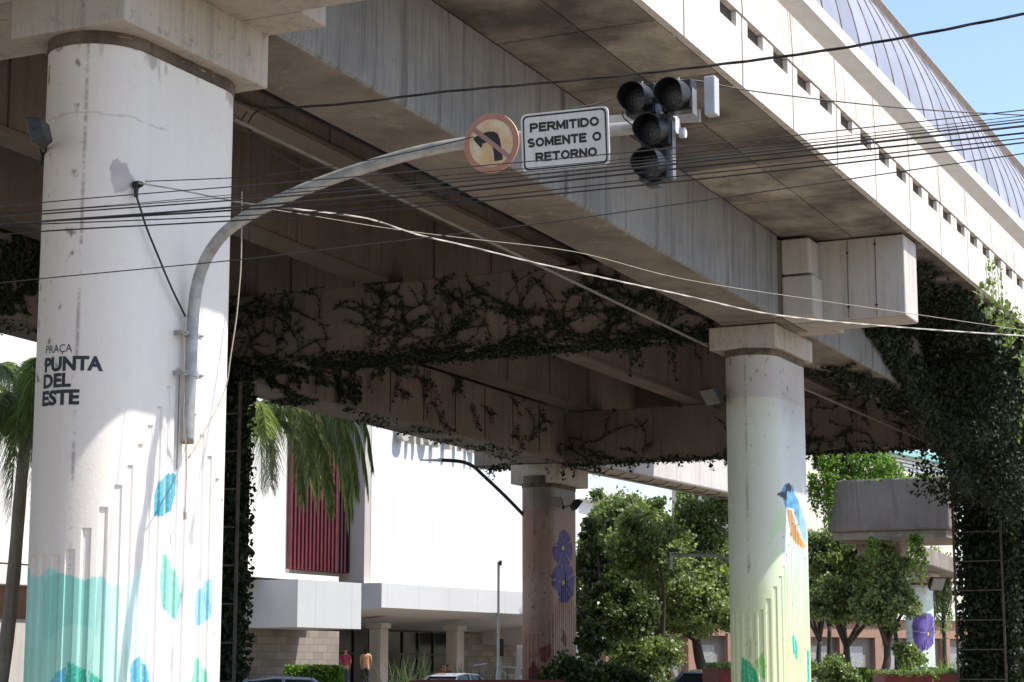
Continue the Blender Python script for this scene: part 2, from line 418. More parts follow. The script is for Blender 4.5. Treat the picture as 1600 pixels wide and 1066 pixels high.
# pipe along the girder
# ---------------------------------------------------------------- columns
RW, LW = .029 * S, .0765 * S     # end radius, straight length
class Column:
    def __init__(s, ac, bc, ztop, lean=0):
        s.ac, s.bc, s.ztop = ac * S, bc * S, ztop
        s.per = 2 * LW + 2 * math.pi * RW
        # s=0 at centre of the flat right face; s increases toward the camera end (-a)
    def pt(s, q, off=0):
        q = q % s.per
        h = LW / 2
        def P(da, db, na, nb): return (da + na * off, db + nb * off, na, nb)
        if q <= h: r = P(-q, RW, 0, 1)
        elif q <= h + math.pi * RW:
            t = (q - h) / RW; na, nb = -math.sin(t), math.cos(t); r = P(-h + na * RW, nb * RW, na, nb)
        elif q <= h + math.pi * RW + LW:
            r = P(-h + (q - h - math.pi * RW), -RW, 0, -1)
        elif q <= h + 2 * math.pi * RW + LW:
            t = (q - h - math.pi * RW - LW) / RW; na, nb = math.sin(t), -math.cos(t); r = P(h + na * RW, nb * RW, na, nb)
        else:
            r = P(h - (q - (h + 2 * math.pi * RW + LW)), RW, 0, 1)
        return r
    def world(s, q, z, off=0):
        da, db, na, nb = s.pt(q, off)
        a, b = s.ac + da, s.bc + db
        return Vector((DC * b + DS * a, -DS * b + DC * a, z))
    def sz(s, u, v):      # where the sight line to a spot of the mural meets the shaft
        d = ray(u, v); best = None
        n = 700; lo, hi = -LW * .5, LW * .5 + math.pi * RW
        for i in range(n):
            q = lo + (hi - lo) * i / n
            w = s.world(q, 0)
            e = abs(w.x * d.y - w.y * d.x) / math.hypot(w.x, w.y)
            # facing test
            w2 = s.world(q + .01, 0); t = w2 - w; nn = Vector((-t.y, t.x, 0))
            da, db, na, nb = s.pt(q); wn = Vector((DC * nb + DS * na, -DS * nb + DC * na, 0))
            if wn.dot(w) > 0: continue
            if best is None or e < best[0]: best = (e, q, w)
        q, w = best[1], best[2]
        return (q, EYE + d.z * w.y / d.y)
PITCHF = .185
def flute(q, z, per, base=2.95, peak=5.35, step=.26):
    k = round(q / PITCHF); d = abs(q - k * PITCHF)
    if q < -.9 and False: return 0
    top = max(base, peak - step * abs(k))
    if z > top: return 0
    w = .042
    if d > w + .012: return 0
    f = min(1, (w + .012 - d) / .012)
    return -.028 * f
def inpoly(x, y, poly):
    c = False; j = len(poly) - 1
    for i in range(len(poly)):
        xi, yi = poly[i]; xj, yj = poly[j]
        if (yi > y) != (yj > y) and x < (xj - xi) * (y - yi) / (yj - yi + 1e-12) + xi: c = not c
        j = i
    return c
def make_column(ac, bc, ztop, label, paint, ds, dz, zlo, zhi, capdims, name='painted_column', polys=()):
    c = Column(ac, bc, ztop)
    base = c.world(0, 0); ctr = Vector((DC * c.bc + DS * c.ac, -DS * c.bc + DC * c.ac, 0))
    root = empty(name, ctr, label, 'column')
    # polygons -> (q, z)
    P2 = []
    for poly, colr in polys:
        pts = [c.sz(u, v) for u, v in poly]
        xs = [p[0] for p in pts]; ys = [p[1] for p in pts]
        P2.append((pts, colr, min(xs), max(xs), min(ys), max(ys)))
    qs = []; q = -LW * .5 - .35
    while q < LW * .5 + math.pi * RW + .2: qs.append(q); q += ds
    q0 = q
    while q < -LW * .5 - .35 + c.per - .05: qs.append(q); q += .12
    zs = []; z = 0
    while z < zlo: zs.append(z); z += .2
    z = zlo
    while z < zhi: zs.append(z); z += dz
    while z < ztop: zs.append(z); z += .12
    zs.append(ztop)
    nq = len(qs); mb = MB(); cols = []
    for z in zs:
        for q in qs:
            vis = q < q0
            mb.v.append(tuple(c.world(q, z, flute(q, z, c.per))))
            col = paint(q, z, c)
            for pts, colr, x0, x1, y0, y1 in P2:
                if x0 <= q <= x1 and y0 <= z <= y1 and inpoly(q, z, pts):
                    col = colr(q, z, col, (q - x0) / (x1 - x0 + 1e-6), (z - y0) / (y1 - y0 + 1e-6)) if callable(colr) else colr
            cols.append(col)
    for j in range(len(zs) - 1):
        for i in range(nq):
            k = (i + 1) % nq
            mb.f.append((j * nq + i, j * nq + k, (j + 1) * nq + k, (j + 1) * nq + i)[::-1])
    sh = mb.build('shaft', M['shaft'], root, colors=cols)
    # collar
    cm = MB(); rings = []
    n = 220
    prof = [(-.02, ztop), (.012, ztop + .004), (.02, ztop + .06), (.006, ztop + .12), (.015, ztop + .165)]
    for off, z in prof:
        for i in range(n):
            qq = c.per * i / n
            cm.v.append(tuple(c.world(qq, z, off + .016 * noise.noise(Vector((qq * 6, z * 14, 0))))))
    for j in range(len(prof) - 1):
        for i in range(n):
            k = (i + 1) % n; cm.f.append((j * n + i, (j + 1) * n + i, (j + 1) * n + k, j * n + k))
    cm.build('collar', M['collar'], root, smooth=True)
    a0, a1, b0, b1, hb, ht, mcap = capdims
    capo = MB().bab(a0, a1, b0, b1, hb, ht, 1, False).build('capital', mcap, root, bevel=.025)
    return root, c
def textmesh(body, size, bold=0.0, extrude=0, space=1.0):
    cu = bpy.data.curves.new('t', 'FONT'); cu.body = body; cu.size = size; cu.offset = bold; cu.extrude = extrude; cu.space_character = space
    cu.resolution_u = 3
    o = bpy.data.objects.new('t', cu); COL.objects.link(o)
    dg = bpy.context.evaluated_depsgraph_get(); dg.update()
    me = bpy.data.meshes.new_from_object(o.evaluated_get(dg))
    bpy.data.objects.remove(o)
    return me
def text_fit(body, w, h, bold=0, extrude=0, space=1.0, slice_=0):
    me = textmesh(body, 1.0, bold, extrude, space)
    xs = [v.co.x for v in me.vertices]; ys = [v.co.y for v in me.vertices]
    x0, x1, y0, y1 = min(xs), max(xs), min(ys), max(ys)
    sx = w / (x1 - x0); sy = h / (y1 - y0)
    for v in me.vertices: v.co.x = (v.co.x - x0) * sx; v.co.y = (v.co.y - y0) * sy
    if slice_:
        bm = bmesh.new(); bm.from_mesh(me)
        x = slice_
        while x < w:
            bmesh.ops.bisect_plane(bm, geom=bm.verts[:] + bm.edges[:] + bm.faces[:], plane_co=(x, 0, 0), plane_no=(1, 0, 0)); x += slice_
        bm.to_mesh(me); bm.free()
    return [v.co.copy() for v in me.vertices], [tuple(p.vertices) for p in me.polygons]
# ---------------------------------------------------------------- painted columns
def N3(x, y, z=0): return noise.noise(Vector((x, y, z)))
def mixp(a, b, t):
    t = max(0, min(1, t)); return tuple(x + (y - x) * t for x, y in zip(a, b))
WHITE = (.80, .755, .71)
def seamdark(q, z, qs, w, col, dark=(.22, .18, .15)):
    d = abs(q - qs + .012 * N3(z * 2, 3))
    k = N3(z * 2.1, 7.7) + .8 * N3(z * 13, 1) + .6 * N3(q * 40, z * 40, 3) + .25
    if d < w and k > 0: return mixp(col, dark, min(.85, k * 1.6) * (1 - d / w))
    return col
def spots(q, z, col, thr, zmin, dark=(.25, .20, .16), sc=7):
    n = N3(q * sc, z * sc * .8, 9.1) + .25 * N3(q * sc * 4, z * sc * 3, 2)
    return mixp(col, dark, (n - thr) * 5) if n > thr and z > zmin else col
cA = Column(.887, -.6535, 0)
qA = {x: cA.sz(x, 700)[0] for x in (115, 165)}
def paintA(q, z, c):
    col = mixp(WHITE, (.77, .74, .70), N3(q * .9, z * .5) + .2)
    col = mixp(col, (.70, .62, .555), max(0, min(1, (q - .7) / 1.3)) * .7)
    col = seamdark(q, z, qA[115], .03, col)
    if 1.7 < q: col = spots(q, z, col, .45, 5)
    # fine crack line round the shaft
    if abs(z - 8.33 - .03 * N3(q * 2, 0)) < .012 and q > .4 and N3(q * 3, 5) > -.3: col = mixp(col, (.3, .24, .2), .35)
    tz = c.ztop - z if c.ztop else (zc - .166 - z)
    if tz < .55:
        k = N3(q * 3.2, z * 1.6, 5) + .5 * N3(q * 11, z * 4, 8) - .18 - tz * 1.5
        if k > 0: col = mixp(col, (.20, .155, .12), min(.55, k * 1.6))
    return col
def teal(q, z, col, x, y):
    t = max(0, min(1, (q - .55) / .9)); base = mixp((.86, .92, .90), (.27, .60, .52), t)
    if z < 2.0 + .15 * math.sin(q * 5): base = mixp(base, (.45, .72, .58), .45)
    elif N3(q * 1.2, z * 1.1, 9) > .1: base = mixp(base, (.55, .80, .80), .35)
    return mixp(base, (1, 1, 1), 0)
def leafc(c1, c2):
    def f(q, z, col, x, y):
        v = abs(x - .5 - .12 * (y - .5)) ; k = mixp(c1, c2, y * .6 + .3 * N3(q * 3, z * 3))
        if v < .03: k = mixp(k, (.9, .95, .95), .35)
        s = (y * 6 + abs(x - .5) * 2.5) % 1
        if s < .08: k = mixp(k, (.9, .95, .95), .22)
        return k
    return f
def peel(q, z, col, x, y): return mixp((.44, .40, .40), (.52, .47, .46), .5 + N3(q * 5, z * 5))
polyA = [
 ([(36, 890), (43, 884), (55, 904), (63, 900), (70, 890), (80, 887), (90, 895), (110, 899), (133, 907), (143, 902), (160, 900), (167, 910), (187, 915), (205, 905), (225, 880), (232, 882), (232, 1090), (30, 1090)], teal),
 ([(277, 738), (262, 741), (250, 752), (243, 775), (241, 808), (258, 806), (270, 795), (276, 775)], leafc((.07, .33, .43), (.14, .45, .55))),
 ([(257, 862), (268, 880), (280, 905), (286, 930), (283, 950), (274, 968), (262, 960), (252, 940), (249, 915), (251, 890)], leafc((.22, .56, .46), (.32, .62, .45))),
 ([(335, 902), (322, 908), (310, 925), (305, 950), (308, 977), (320, 975), (332, 960), (335, 935)], leafc((.26, .52, .64), (.34, .60, .68))),
 ([(308, 1025), (298, 1066), (296, 1090), (330, 1090), (324, 1050)], leafc((.22, .56, .42), (.3, .62, .48))),
 ([(218, 1022), (228, 1040), (240, 1075), (242, 1090), (205, 1090), (203, 1045)], leafc((.08, .36, .50), (.16, .44, .56))),
 ([(104, 1034), (130, 1045), (150, 1055), (168, 1075), (172, 1090), (100, 1090)], leafc((.03, .38, .28), (.06, .48, .34))),
 ([(103, 1042), (86, 1052), (72, 1070), (66, 1090), (100, 1090)], leafc((.10, .42, .55), (.14, .5, .6))),
 ([(172, 262), (176, 250), (184, 248), (188, 252), (198, 255), (203, 270), (210, 280), (212, 290), (203, 292), (196, 300), (180, 302), (174, 285)], peel),
 ([(196, 68), (214, 73), (216, 82), (205, 76), (196, 72)], peel),
]
HA = .338
zc = EYE + HA * S
def capd(a0, a1, b0, b1, hb, ht, m): return (a0, a1, b0, b1, hb, ht, m)
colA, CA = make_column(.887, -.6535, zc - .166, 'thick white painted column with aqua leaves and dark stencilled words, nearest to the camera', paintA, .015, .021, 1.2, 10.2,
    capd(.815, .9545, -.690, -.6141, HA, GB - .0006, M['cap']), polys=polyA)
qB = CA
cB = Column(1.988, -.6515, 0); qsB = cB.sz(1168, 800)[0]
def paintB(q, z, c):
    up = (.50, .46, .43)
    colu = mixp(up, (.42, .38, .35), N3(q, z * .7) + .4); colu = spots(q, z, colu, .42, 7)
    if z > 8.0: col = colu
    else:
        col = mixp((.55, .60, .57), (.64, .67, .66), .5 + N3(q * .8, z * .6))
        col = mixp(col, colu, max(0, (z - 7.2) / 1.1))
        col = mixp(col, (.60, .70, .56), min(1, max(0, (5.4 - z) / 2.0)) * .8)
        col = mixp(col, (.66, .74, .36), min(1, max(0, (4.2 - z) / 2.2)) * .75)
        if q > .9: col = mixp(col, (.62, .62, .42), .35)
        for (qq, zz, r1) in ((.25, 5.0, .34), (1.2, 4.1, .3), (.7, 3.6, .35), (1.6, 3.2, .3)):
            d = math.hypot((q - qq), (z - zz) * .6)
            if d < r1: col = mixp(col, (.52, .68, .32), .45 * (1 - d / r1) ** .5)
        col = spots(q, z, col, .62, 0)
    return seamdark(q, z, qsB, .035, col)
def flat(c): return lambda q, z, col, x, y: mixp(c, tuple(k * .8 for k in c), .5 + N3(q * 6, z * 6))
def bluef(q, z, col, x, y):
    k = mixp((.05, .22, .40), (.13, .38, .58), .5 + .5 * N3(q * 5, z * 7) + .3 * math.sin((y * 9 + x * 3) * 3))
    if y > .86 and abs(x - .72) < .10: k = (.03, .04, .06)
    return mixp(k, (.6, .72, .78), .35 if x < .3 and y < .75 else 0)  # right side below the head paler: sunlight put into the blue
def bellyf(q, z, col, x, y): return mixp(mixp((.34, .16, .07), (.62, .30, .06), 1.1 - x), (.70, .66, .50), .25 if math.sin(x * 40) > .5 else 0)
polyB = [
 ([(1221, 765), (1226, 757), (1232, 755), (1238, 759), (1241, 770), (1247, 782), (1254, 800), (1260, 822), (1263, 850), (1254, 842), (1246, 815), (1240, 795), (1228, 794), (1224, 782)], bluef),
 ([(1229, 795), (1237, 797), (1243, 818), (1250, 838), (1261, 855), (1252, 855), (1242, 846), (1236, 836), (1232, 815)], bellyf),
 ([(1213, 772), (1222, 768), (1229, 768), (1230, 782), (1221, 778)], flat((.04, .05, .09))),
 ([(1212, 800), (1222, 795), (1230, 812), (1226, 835), (1216, 830), (1203, 848), (1202, 828)], lambda q, z, col, x, y: mixp(col, (.45, .66, .28), .5)),
 ([(1158, 1026), (1172, 1035), (1185, 1055), (1188, 1090), (1156, 1090)], leafc((.02, .36, .14), (.05, .46, .2))),
 ([(1180, 1034), (1192, 1018), (1197, 1040), (1196, 1062), (1188, 1058)], leafc((.20, .50, .10), (.35, .6, .2))),
 ([(1237, 995), (1243, 992), (1247, 1015), (1247, 1035), (1240, 1020)], leafc((.05, .5, .35), (.1, .55, .4))),
 ([(1261, 1018), (1267, 1016), (1268, 1066), (1261, 1080)], leafc((.05, .5, .38), (.1, .55, .4))),
]
HB = .3285
colB, CB = make_column(1.988, -.6515, EYE + HB * S - .166, 'pale green painted column with blue and orange bird beside the street', paintB, .028, .035, .9, 9,
    capd(1.921, 2.050, -.690, -.618, HB, GB + Hs(1.94) - .0006, M['cap']), polys=polyB)
cC = Column(3.045, -1.383, 0); qsC = cC.sz(835, 900)[0]
def paintC(q, z, c):
    zt = cCz
    if z > zt: col = mixp((.26, .23, .20), (.19, .17, .15), N3(q, z) + .4); col = spots(q, z, col, .25, 5)
    else:
        col = mixp((.27, .145, .105), (.33, .24, .195), N3(q * .7, z * .5) + .35 + (.25 if q > 1.3 else 0)); col = spots(q, z, col, .40, 0, (.16, .09, .07))
        if z < 3: col = mixp(col, (.30, .12, .10), (3 - z) * .25)
    return seamdark(q, z, qsC, .04, col, (.08, .05, .04))
cCz = cC.sz(860, 798)[1]
def pansy(petals, c1, c2, cen=(.5, .5)):
    def f(q, z, col, x, y):
        dx, dy = -(x - cen[0]), y - cen[1]; an = math.atan2(dy, dx); r = math.hypot(dx, dy)
        k = mixp(c1, c2, .5 + .5 * math.cos(an * petals + .6) + .3 * N3(q * 4, z * 4))
        if abs(math.cos(an * petals / 2 + .3)) < .10 and r > .12: k = mixp(k, (.40, .36, .62), .5)
        if r < .16: k = mixp((.03, .02, .05), k, r / .16)
        if r < .055: k = (.55, .45, .08)
        return k
    return f
PUR = pansy(5, (.025, .018, .10), (.055, .04, .18))
polyC = [
 ([(880, 827), (888, 833), (893, 846), (895, 860), (893, 872), (888, 886), (876, 886), (866, 876), (863, 862), (864, 851), (871, 848), (874, 836)], PUR),
 ([(868, 884), (880, 880), (894, 886), (899, 905), (896, 930), (887, 941), (876, 941), (871, 926), (862, 915), (861, 898)], PUR),
  ([(842, 1013), (860, 1006), (863, 1020), (853, 1036), (845, 1034)], flat((.17, .035, .025))),
 ([(826, 1046), (833, 1033), (844, 1050), (843, 1090), (826, 1090)], flat((.09, .02, .02))),
 ([(877, 1000), (881, 984), (887, 1000), (884, 1012)], flat((.16, .04, .03)))]
HC = .3095
colC, CC = make_column(3.045, -1.383, EYE + HC * S - .166, 'salmon painted column with two purple pansies under the dark far girder', paintC, .04, .05, .9, 9,
    capd(2.986, 3.12, -1.427, -1.343, HC, GB + Hs(3.0) - .0006, M['cap']), polys=polyC)
cD = Column(5.5, -1.37, 0); zDt = cD.sz(1440, 917)[1]
def paintD(q, z, c):
    col = mixp((.55, .50, .46), (.45, .41, .37), N3(q, z) + .4) if z > zDt else mixp((.62, .70, .66), (.42, .56, .48), N3(q, z) + .35)
    return spots(q, z, col, .35, 0)
polyD = [([(1427, 966), (1431, 960), (1438, 961), (1445, 958), (1453, 958), (1459, 964), (1460, 978), (1462, 990), (1459, 1006), (1452, 1014), (1441, 1017), (1431, 1012), (1427, 1000), (1425, 980)], pansy(5, (.06, .035, .19), (.13, .085, .32), (.5, .45))),
 ]
colD, CD = make_column(5.5, -1.37, EYE + (h40 - .075) * S - .166, 'farthest painted column with a single large purple pansy', paintD, .06, .07, .9, 9,
    capd(5.42, 5.58, -1.41, -1.33, h40 - .075, h40 - .046, M['cap']), polys=polyD)
# ivy columns are darker plain shafts
def paintP(q, z, c): return (.12, .10, .085)
HE = GB + Hs(3.0) - .0285
colE, CE = make_column(3.07, -.647, EYE + HE * S - .166, 'column swallowed by dark climbing ivy behind a steel trellis at the right edge', paintP, .2, .5, .9, 2, capd(3.0, 3.13, -.69, -.618, HE, GB + Hs(3.0) - .0006, M['dark']), name='ivy_covered_column')
colF, CF = make_column(2.0, -1.372, EYE + HB * S - .166, 'far column wrapped in ivy behind the big white column', paintP, .2, .5, .9, 2, capd(1.93, 2.06, -1.414, -1.332, HB, GB + Hs(1.94) - .0006, M['dark']), name='ivy_covered_column')
# stencilled words
M['ink'] = plain('stencil_ink', (.028, .032, .045), .7, 0, .3, 12)
wordroot = None
for body, x0, x1, yt, yb, bold in (('PRACA', 72, 113, 541, 553, .0), ('PUNTA', 70, 161, 560, 583, .045), ('DEL', 68, 111, 586, 608, .045), ('ESTE', 66, 124, 612, 636, .045)):
    ql, zb = CA.sz(x0, yb); _, zt = CA.sz(x0, yt); qr, _ = CA.sz(x1, (yt + yb) / 2)
    if body == 'PRACA':
        vs, fs = text_fit('PRA\u00c7A', ql - qr, (zt - zb) * 1.27, 0.0, slice_=.03)
        zb -= (zt - zb) * .27
    else: vs, fs = text_fit(body, ql - qr, zt - zb, bold, slice_=.03)
    m_ = MB(); m_.add([CA.world(ql - v.x, zb + v.y, .004) for v in vs], fs)
    m_.build('stencilled_word', M['ink'], colA)

# ---------------------------------------------------------------- station roof
roof = empty('station_roof', W(1.6, -1.0, GT + .03), 'curved grey metal barrel roof with thin seams above the white parapet', 'roof')
RB0, RH0, RR = -.505, .585, .34
def arc(t, off=0): return (RB0 - (RR + off) * (1 - math.cos(t)) - (0) + off * 0 + (off) , RH0 + (RR + off * 0) * math.sin(t) + off * math.sin(t))
def arcp(t, off=0):
    cb, ch = RB0 - RR, RH0
    return cb + (RR + off) * math.cos(t), ch + (RR + off) * math.sin(t)
ra0, ra1 = -.35, 3.35
T1 = math.asin(.262 / RR); NT = 14
cl = MB(); ccl = []
for i in range(NT):
    t0, t1 = T1 * i / NT, T1 * (i + 1) / NT
    (b0, h0), (b1, h1) = arcp(t0), arcp(t1)
    k = 0
    while ra0 + .0655 * k < ra1 - .001:
        c0 = ra0 + .0655 * k; c1 = min(ra1, c0 + .0655); k += 1
        cl.add([W(c0, b0, h0), W(c1, b0, h0), W(c1, b1, h1), W(c0, b1, h1)], [(0, 1, 2, 3)])
        tn = .9 + .16 * math.sin(k * 12.9) * math.sin(k * 4.1); ccl += [(tn, tn, tn)] * 4
cl.build('cladding', M['clad'], roof, colors=ccl)
sm = MB(); c = ra0
while c < ra1:
    p = [W(c, *arcp(T1 * k / 10, .0006)) for k in range(11)]
    sm.tube(p, .015, 4, False); c += .0655
sm.build('seam', M['seam'], roof)
tb, th = arcp(T1)
MB().bab(ra0, ra1, tb - .012, tb + .016, th - .010, th + .012, 14).build('edge_trim', M['trim'], roof)
MB().bab(ra0, ra1, tb - .02, tb + .010, th + .0125, th + .021, 14).build('ridge_cap', M['ridge'], roof)
MB().hexa([W(ra0, -1.2, .70), W(ra0, tb - .02, th - .03), W(ra1, tb - .02, th - .03), W(ra1, -1.2, .70), W(ra0, -1.2, .72), W(ra0, tb - .02, th - .01), W(ra1, tb - .02, th - .01), W(ra1, -1.2, .72)]).build('roof_sheet', M['clad2'], roof)
gm = MB()
gm.hexa([W(ra0, -.52, .5585), W(ra0, -.502, .5585), W(ra1, -.502, .5585), W(ra1, -.52, .5585), W(ra0, -.52, .588), W(ra0, -.501, .588), W(ra1, -.501, .588), W(ra1, -.52, .588)])
gm.build('gutter', M['gutter'], roof)
MB().bab(ra0, ra1, -.522, -.482, .5882, .600, 14).build('gutter_lip', plain('white_gutter_lip', (.82, .80, .76), .5, 0, .08), roof)

# ---------------------------------------------------------------- mast arm, signs, signals
NR = Vector((DC, -DS, 0)); D1 = Vector((DS, DC, 0)); UP = Vector((0, 0, 1)); FW = -D1
AA = .891
mpx = [(293, 692), (295, 640), (298, 585), (300, 525), (303, 480), (308, 446), (316, 418), (329, 392), (350, 365), (380, 342), (425, 318), (490, 290), (560, 265), (640, 241), (720, 225), (820, 214), (955, 203), (1052, 196)]
mp = [at_a(u, v, AA) for u, v in mpx]
# densify
def crom(pts, k=4):
    out = []
    for i in range(len(pts) - 1):
        p0 = pts[max(i - 1, 0)]; p1 = pts[i]; p2 = pts[i + 1]; p3 = pts[min(i + 2, len(pts) - 1)]
        for j in range(k):
            t = j / k
            out.append(.5 * ((2 * p1) + (-p0 + p2) * t + (2 * p0 - 5 * p1 + 4 * p2 - p3) * t * t + (-p0 + 3 * p1 - 3 * p2 + p3) * t ** 3))
    out.append(pts[-1]); return out
mast = empty('mast_arm', mp[0], 'curved galvanised mast arm clamped to the white column, reaching out over the street', 'mast arm')
rt = crom(mp, 4)
MB().tube(rt, .077, 20).build('tube', M['galv'], mast, smooth=True)
MB().tube([mp[-1], mp[-1] + NR * .05], .10, 20).build('end_cap', M['lightgrey'], mast)
MB().tube([mp[0] - UP * .01 , mp[0] + UP * .001], .079, 16).build('rusty_foot', plain('rust', (.25, .13, .06), .9, 0, .4), mast)
facb = -.6245 * S
for v in (523, 585):
    p = at_a(299, v, AA); bb = ab(p)[1]
    cm = MB(); cm.disc(p - UP * .03, NR, D1, UP, [(.088, 0), (.088, .06)], 20)
    for sg in (-1, 1):
        cm.oriented(p + D1 * sg * .15, D1, NR, UP, .07, .012, .03)
        cm.oriented(p + D1 * sg * .2 - NR * ((bb - facb) / 2), D1, NR, UP, .012, (bb - facb) / 2, .03)
        cm.tube([p + D1 * sg * .17 - NR * .02, p + D1 * sg * .17 + NR * .07], .014, 6)
    cm.build('clamp', M['galv'], mast)
MB().oriented(at_a(290, 640, AA) - NR * .085, D1, NR, UP, .05, .015, .75).build('backing_channel', plain('aged_channel', (.34, .31, .26), .7, .2, .3), mast)
# rectangular sign
SA = AA - .0068
tilt = R(7)
def plate_frame(c, tl=tilt):
    u_ = (UP * math.cos(tl) + FW * math.sin(tl)); f_ = (FW * math.cos(tl) - UP * math.sin(tl))
    return c, NR, u_, f_
def rrect(w, h, r, n=6):
    out = []
    for cx, cy, a0 in ((w - r, h - r, 0), (-w + r, h - r, 90), (-w + r, -h + r, 180), (w - r, -h + r, 270)):
        for k in range(n + 1):
            t = R(a0 + 90 * k / n); out.append((cx + r * math.cos(t), cy + r * math.sin(t)))
    return out
def plate(mb, fr, outl, z0, z1, rot=0):
    c, X, Y, F = fr; n = len(outl); cr, sr = math.cos(rot), math.sin(rot)
    P = [(x * cr - y * sr, x * sr + y * cr) for x, y in outl]
    vs = [c + X * x + Y * y + F * z0 for x, y in P] + [c + X * x + Y * y + F * z1 for x, y in P]
    mb.add(vs, [tuple(range(n))[::-1], tuple(range(n, 2 * n))] + [(i, (i + 1) % n, n + (i + 1) % n, n + i) for i in range(n)])
def ring(mb, fr, o1, o2, z, rot=0):
    c, X, Y, F = fr; n = len(o1); cr, sr = math.cos(rot), math.sin(rot)
    tr = lambda P: [c + X * (x * cr - y * sr) + Y * (x * sr + y * cr) + F * z for x, y in P]
    mb.add(tr(o1) + tr(o2), [(i, (i + 1) % n, n + (i + 1) % n, n + i) for i in range(n)])
pL, pR = at_a(815, 222, SA), at_a(951, 212, SA); w2 = (pR - pL).dot(NR) / 2
pT, pB2 = at_a(883, 174, SA), at_a(883, 263, SA); h2 = (pT.z - pB2.z) / 2 * 1.01
ctr = at_a(883, 218.5, SA)
M['signwhite'] = concrete('sign_white', (.72, .70, .70), (.66, .63, .62), (.42, .36, .26), streak=.35, blot=.4, speck=.12, rough=.45, bs_=.03, streak_sc=14, sc1=3)
M['signblack'] = plain('sign_black', (.02, .02, .022), .5, 0, .3)
rs = empty('text_sign', ctr, 'white rectangular road sign reading PERMITIDO SOMENTE O RETORNO on the mast arm', 'sign')
fr = plate_frame(ctr); rot = R(-1.2)
m_ = MB(); plate(m_, fr, rrect(w2, h2, .07), -.012, .012, rot); m_.build('panel', M['signwhite'], rs)
m_ = MB(); ring(m_, fr, rrect(w2 - .022, h2 - .022, .06), rrect(w2 - .042, h2 - .042, .05), .0145, rot); m_.build('border', M['signblack'], rs)
def arc2(cx, cy, rx, ry, a0, a1, n=9): return [(cx + rx * math.cos(R(a0 + (a1 - a0) * k / n)), cy + ry * math.sin(R(a0 + (a1 - a0) * k / n))) for k in range(n + 1)]
GL = {'P': [[(0, 0), (0, 1)], [(0, 1), (.55, 1)] + arc2(.55, .73, .35, .27, 90, -90) + [(0, .46)]],
 'E': [[(0, 0), (0, 1)], [(0, 1), (.8, 1)], [(0, .52), (.7, .52)], [(0, 0), (.8, 0)]],
 'R': [[(0, 0), (0, 1)], [(0, 1), (.55, 1)] + arc2(.55, .74, .33, .26, 90, -90) + [(0, .48)], [(.45, .48), (.9, 0)]],
 'M': [[(0, 0), (0, 1)], [(0, 1), (.5, .18)], [(.5, .18), (1, 1)], [(1, 1), (1, 0)]],
 'I': [[(0, 0), (0, 1)]], 'T': [[(0, 1), (.85, 1)], [(.425, 1), (.425, 0)]],
 'D': [[(0, 0), (0, 1)], [(0, 1), (.4, 1)] + arc2(.4, .5, .5, .5, 90, -90, 12) + [(0, 0)]],
 'O': [arc2(.5, .5, .5, .5, 0, 360, 22)], 'S': [arc2(.44, .75, .38, .25, 25, 270, 12) + arc2(.44, .25, .40, .25, 90, -155, 12)],
 'N': [[(0, 0), (0, 1)], [(0, 1), (.85, 0)], [(.85, 0), (.85, 1)]], ' ': []}
GW = {'I': 0, 'M': 1.0, 'O': 1.0, 'D': .9, 'P': .9, 'R': .9, 'E': .8, 'T': .85, 'S': .86, 'N': .85, ' ': .35}
for body, x0, x1, cy in (('PERMITIDO', .115, .885, .245), ('SOMENTE O', .08, .905, .50), ('RETORNO', .17, .85, .755)):
    hh_ = h2 * 2 * .118; sw = h2 * 2 * .041; cr_, sr_ = math.cos(rot), math.sin(rot)
    tot = sum(GW[c_] for c_ in body); wl_ = (x1 - x0) * 2 * w2; gap = .42 * hh_; kx = (wl_ - gap * (len(body) - 1)) / tot
    x = -w2 + x0 * 2 * w2; y = h2 - cy * 2 * h2 - hh_ / 2; m2 = MB(); lay = 0
    for c_ in body:
        for st_ in GL[c_]:
            P_ = [Vector((x + a_ * kx, y + b_ * hh_)) for a_, b_ in st_]; lay = (lay + 1) % 5
            off_ = []
            for q_ in range(len(P_)):
                d_ = (P_[min(q_ + 1, len(P_) - 1)] - P_[max(q_ - 1, 0)]).normalized(); off_.append(Vector((-d_.y, d_.x)) * sw / 2)
            e0 = (P_[1] - P_[0]).normalized() * sw * .45; e1 = (P_[-1] - P_[-2]).normalized() * sw * .45
            if c_ not in 'OS': P_[0] = P_[0] - e0; P_[-1] = P_[-1] + e1
            vs = []
            for p_, o_ in zip(P_, off_):
                for w_ in (p_ + o_, p_ - o_):
                    vs.append(ctr + NR * (w_.x * cr_ - w_.y * sr_) + fr[2] * (w_.x * sr_ + w_.y * cr_) + fr[3] * (.0146 + .0004 * lay))
            m2.add(vs, [(2 * q_, 2 * q_ + 1, 2 * q_ + 3, 2 * q_ + 2) for q_ in range(len(P_) - 1)])
        x += GW[c_] * kx + gap
    m2.build('word', M['signblack'], rs)
bk = MB()
for dx in (-.35, .35): bk.oriented(ctr + NR * dx - fr[3] * .045, NR, UP, D1, .03, .11, .03)
bk.build('mounting_bracket', M['galv'], rs)
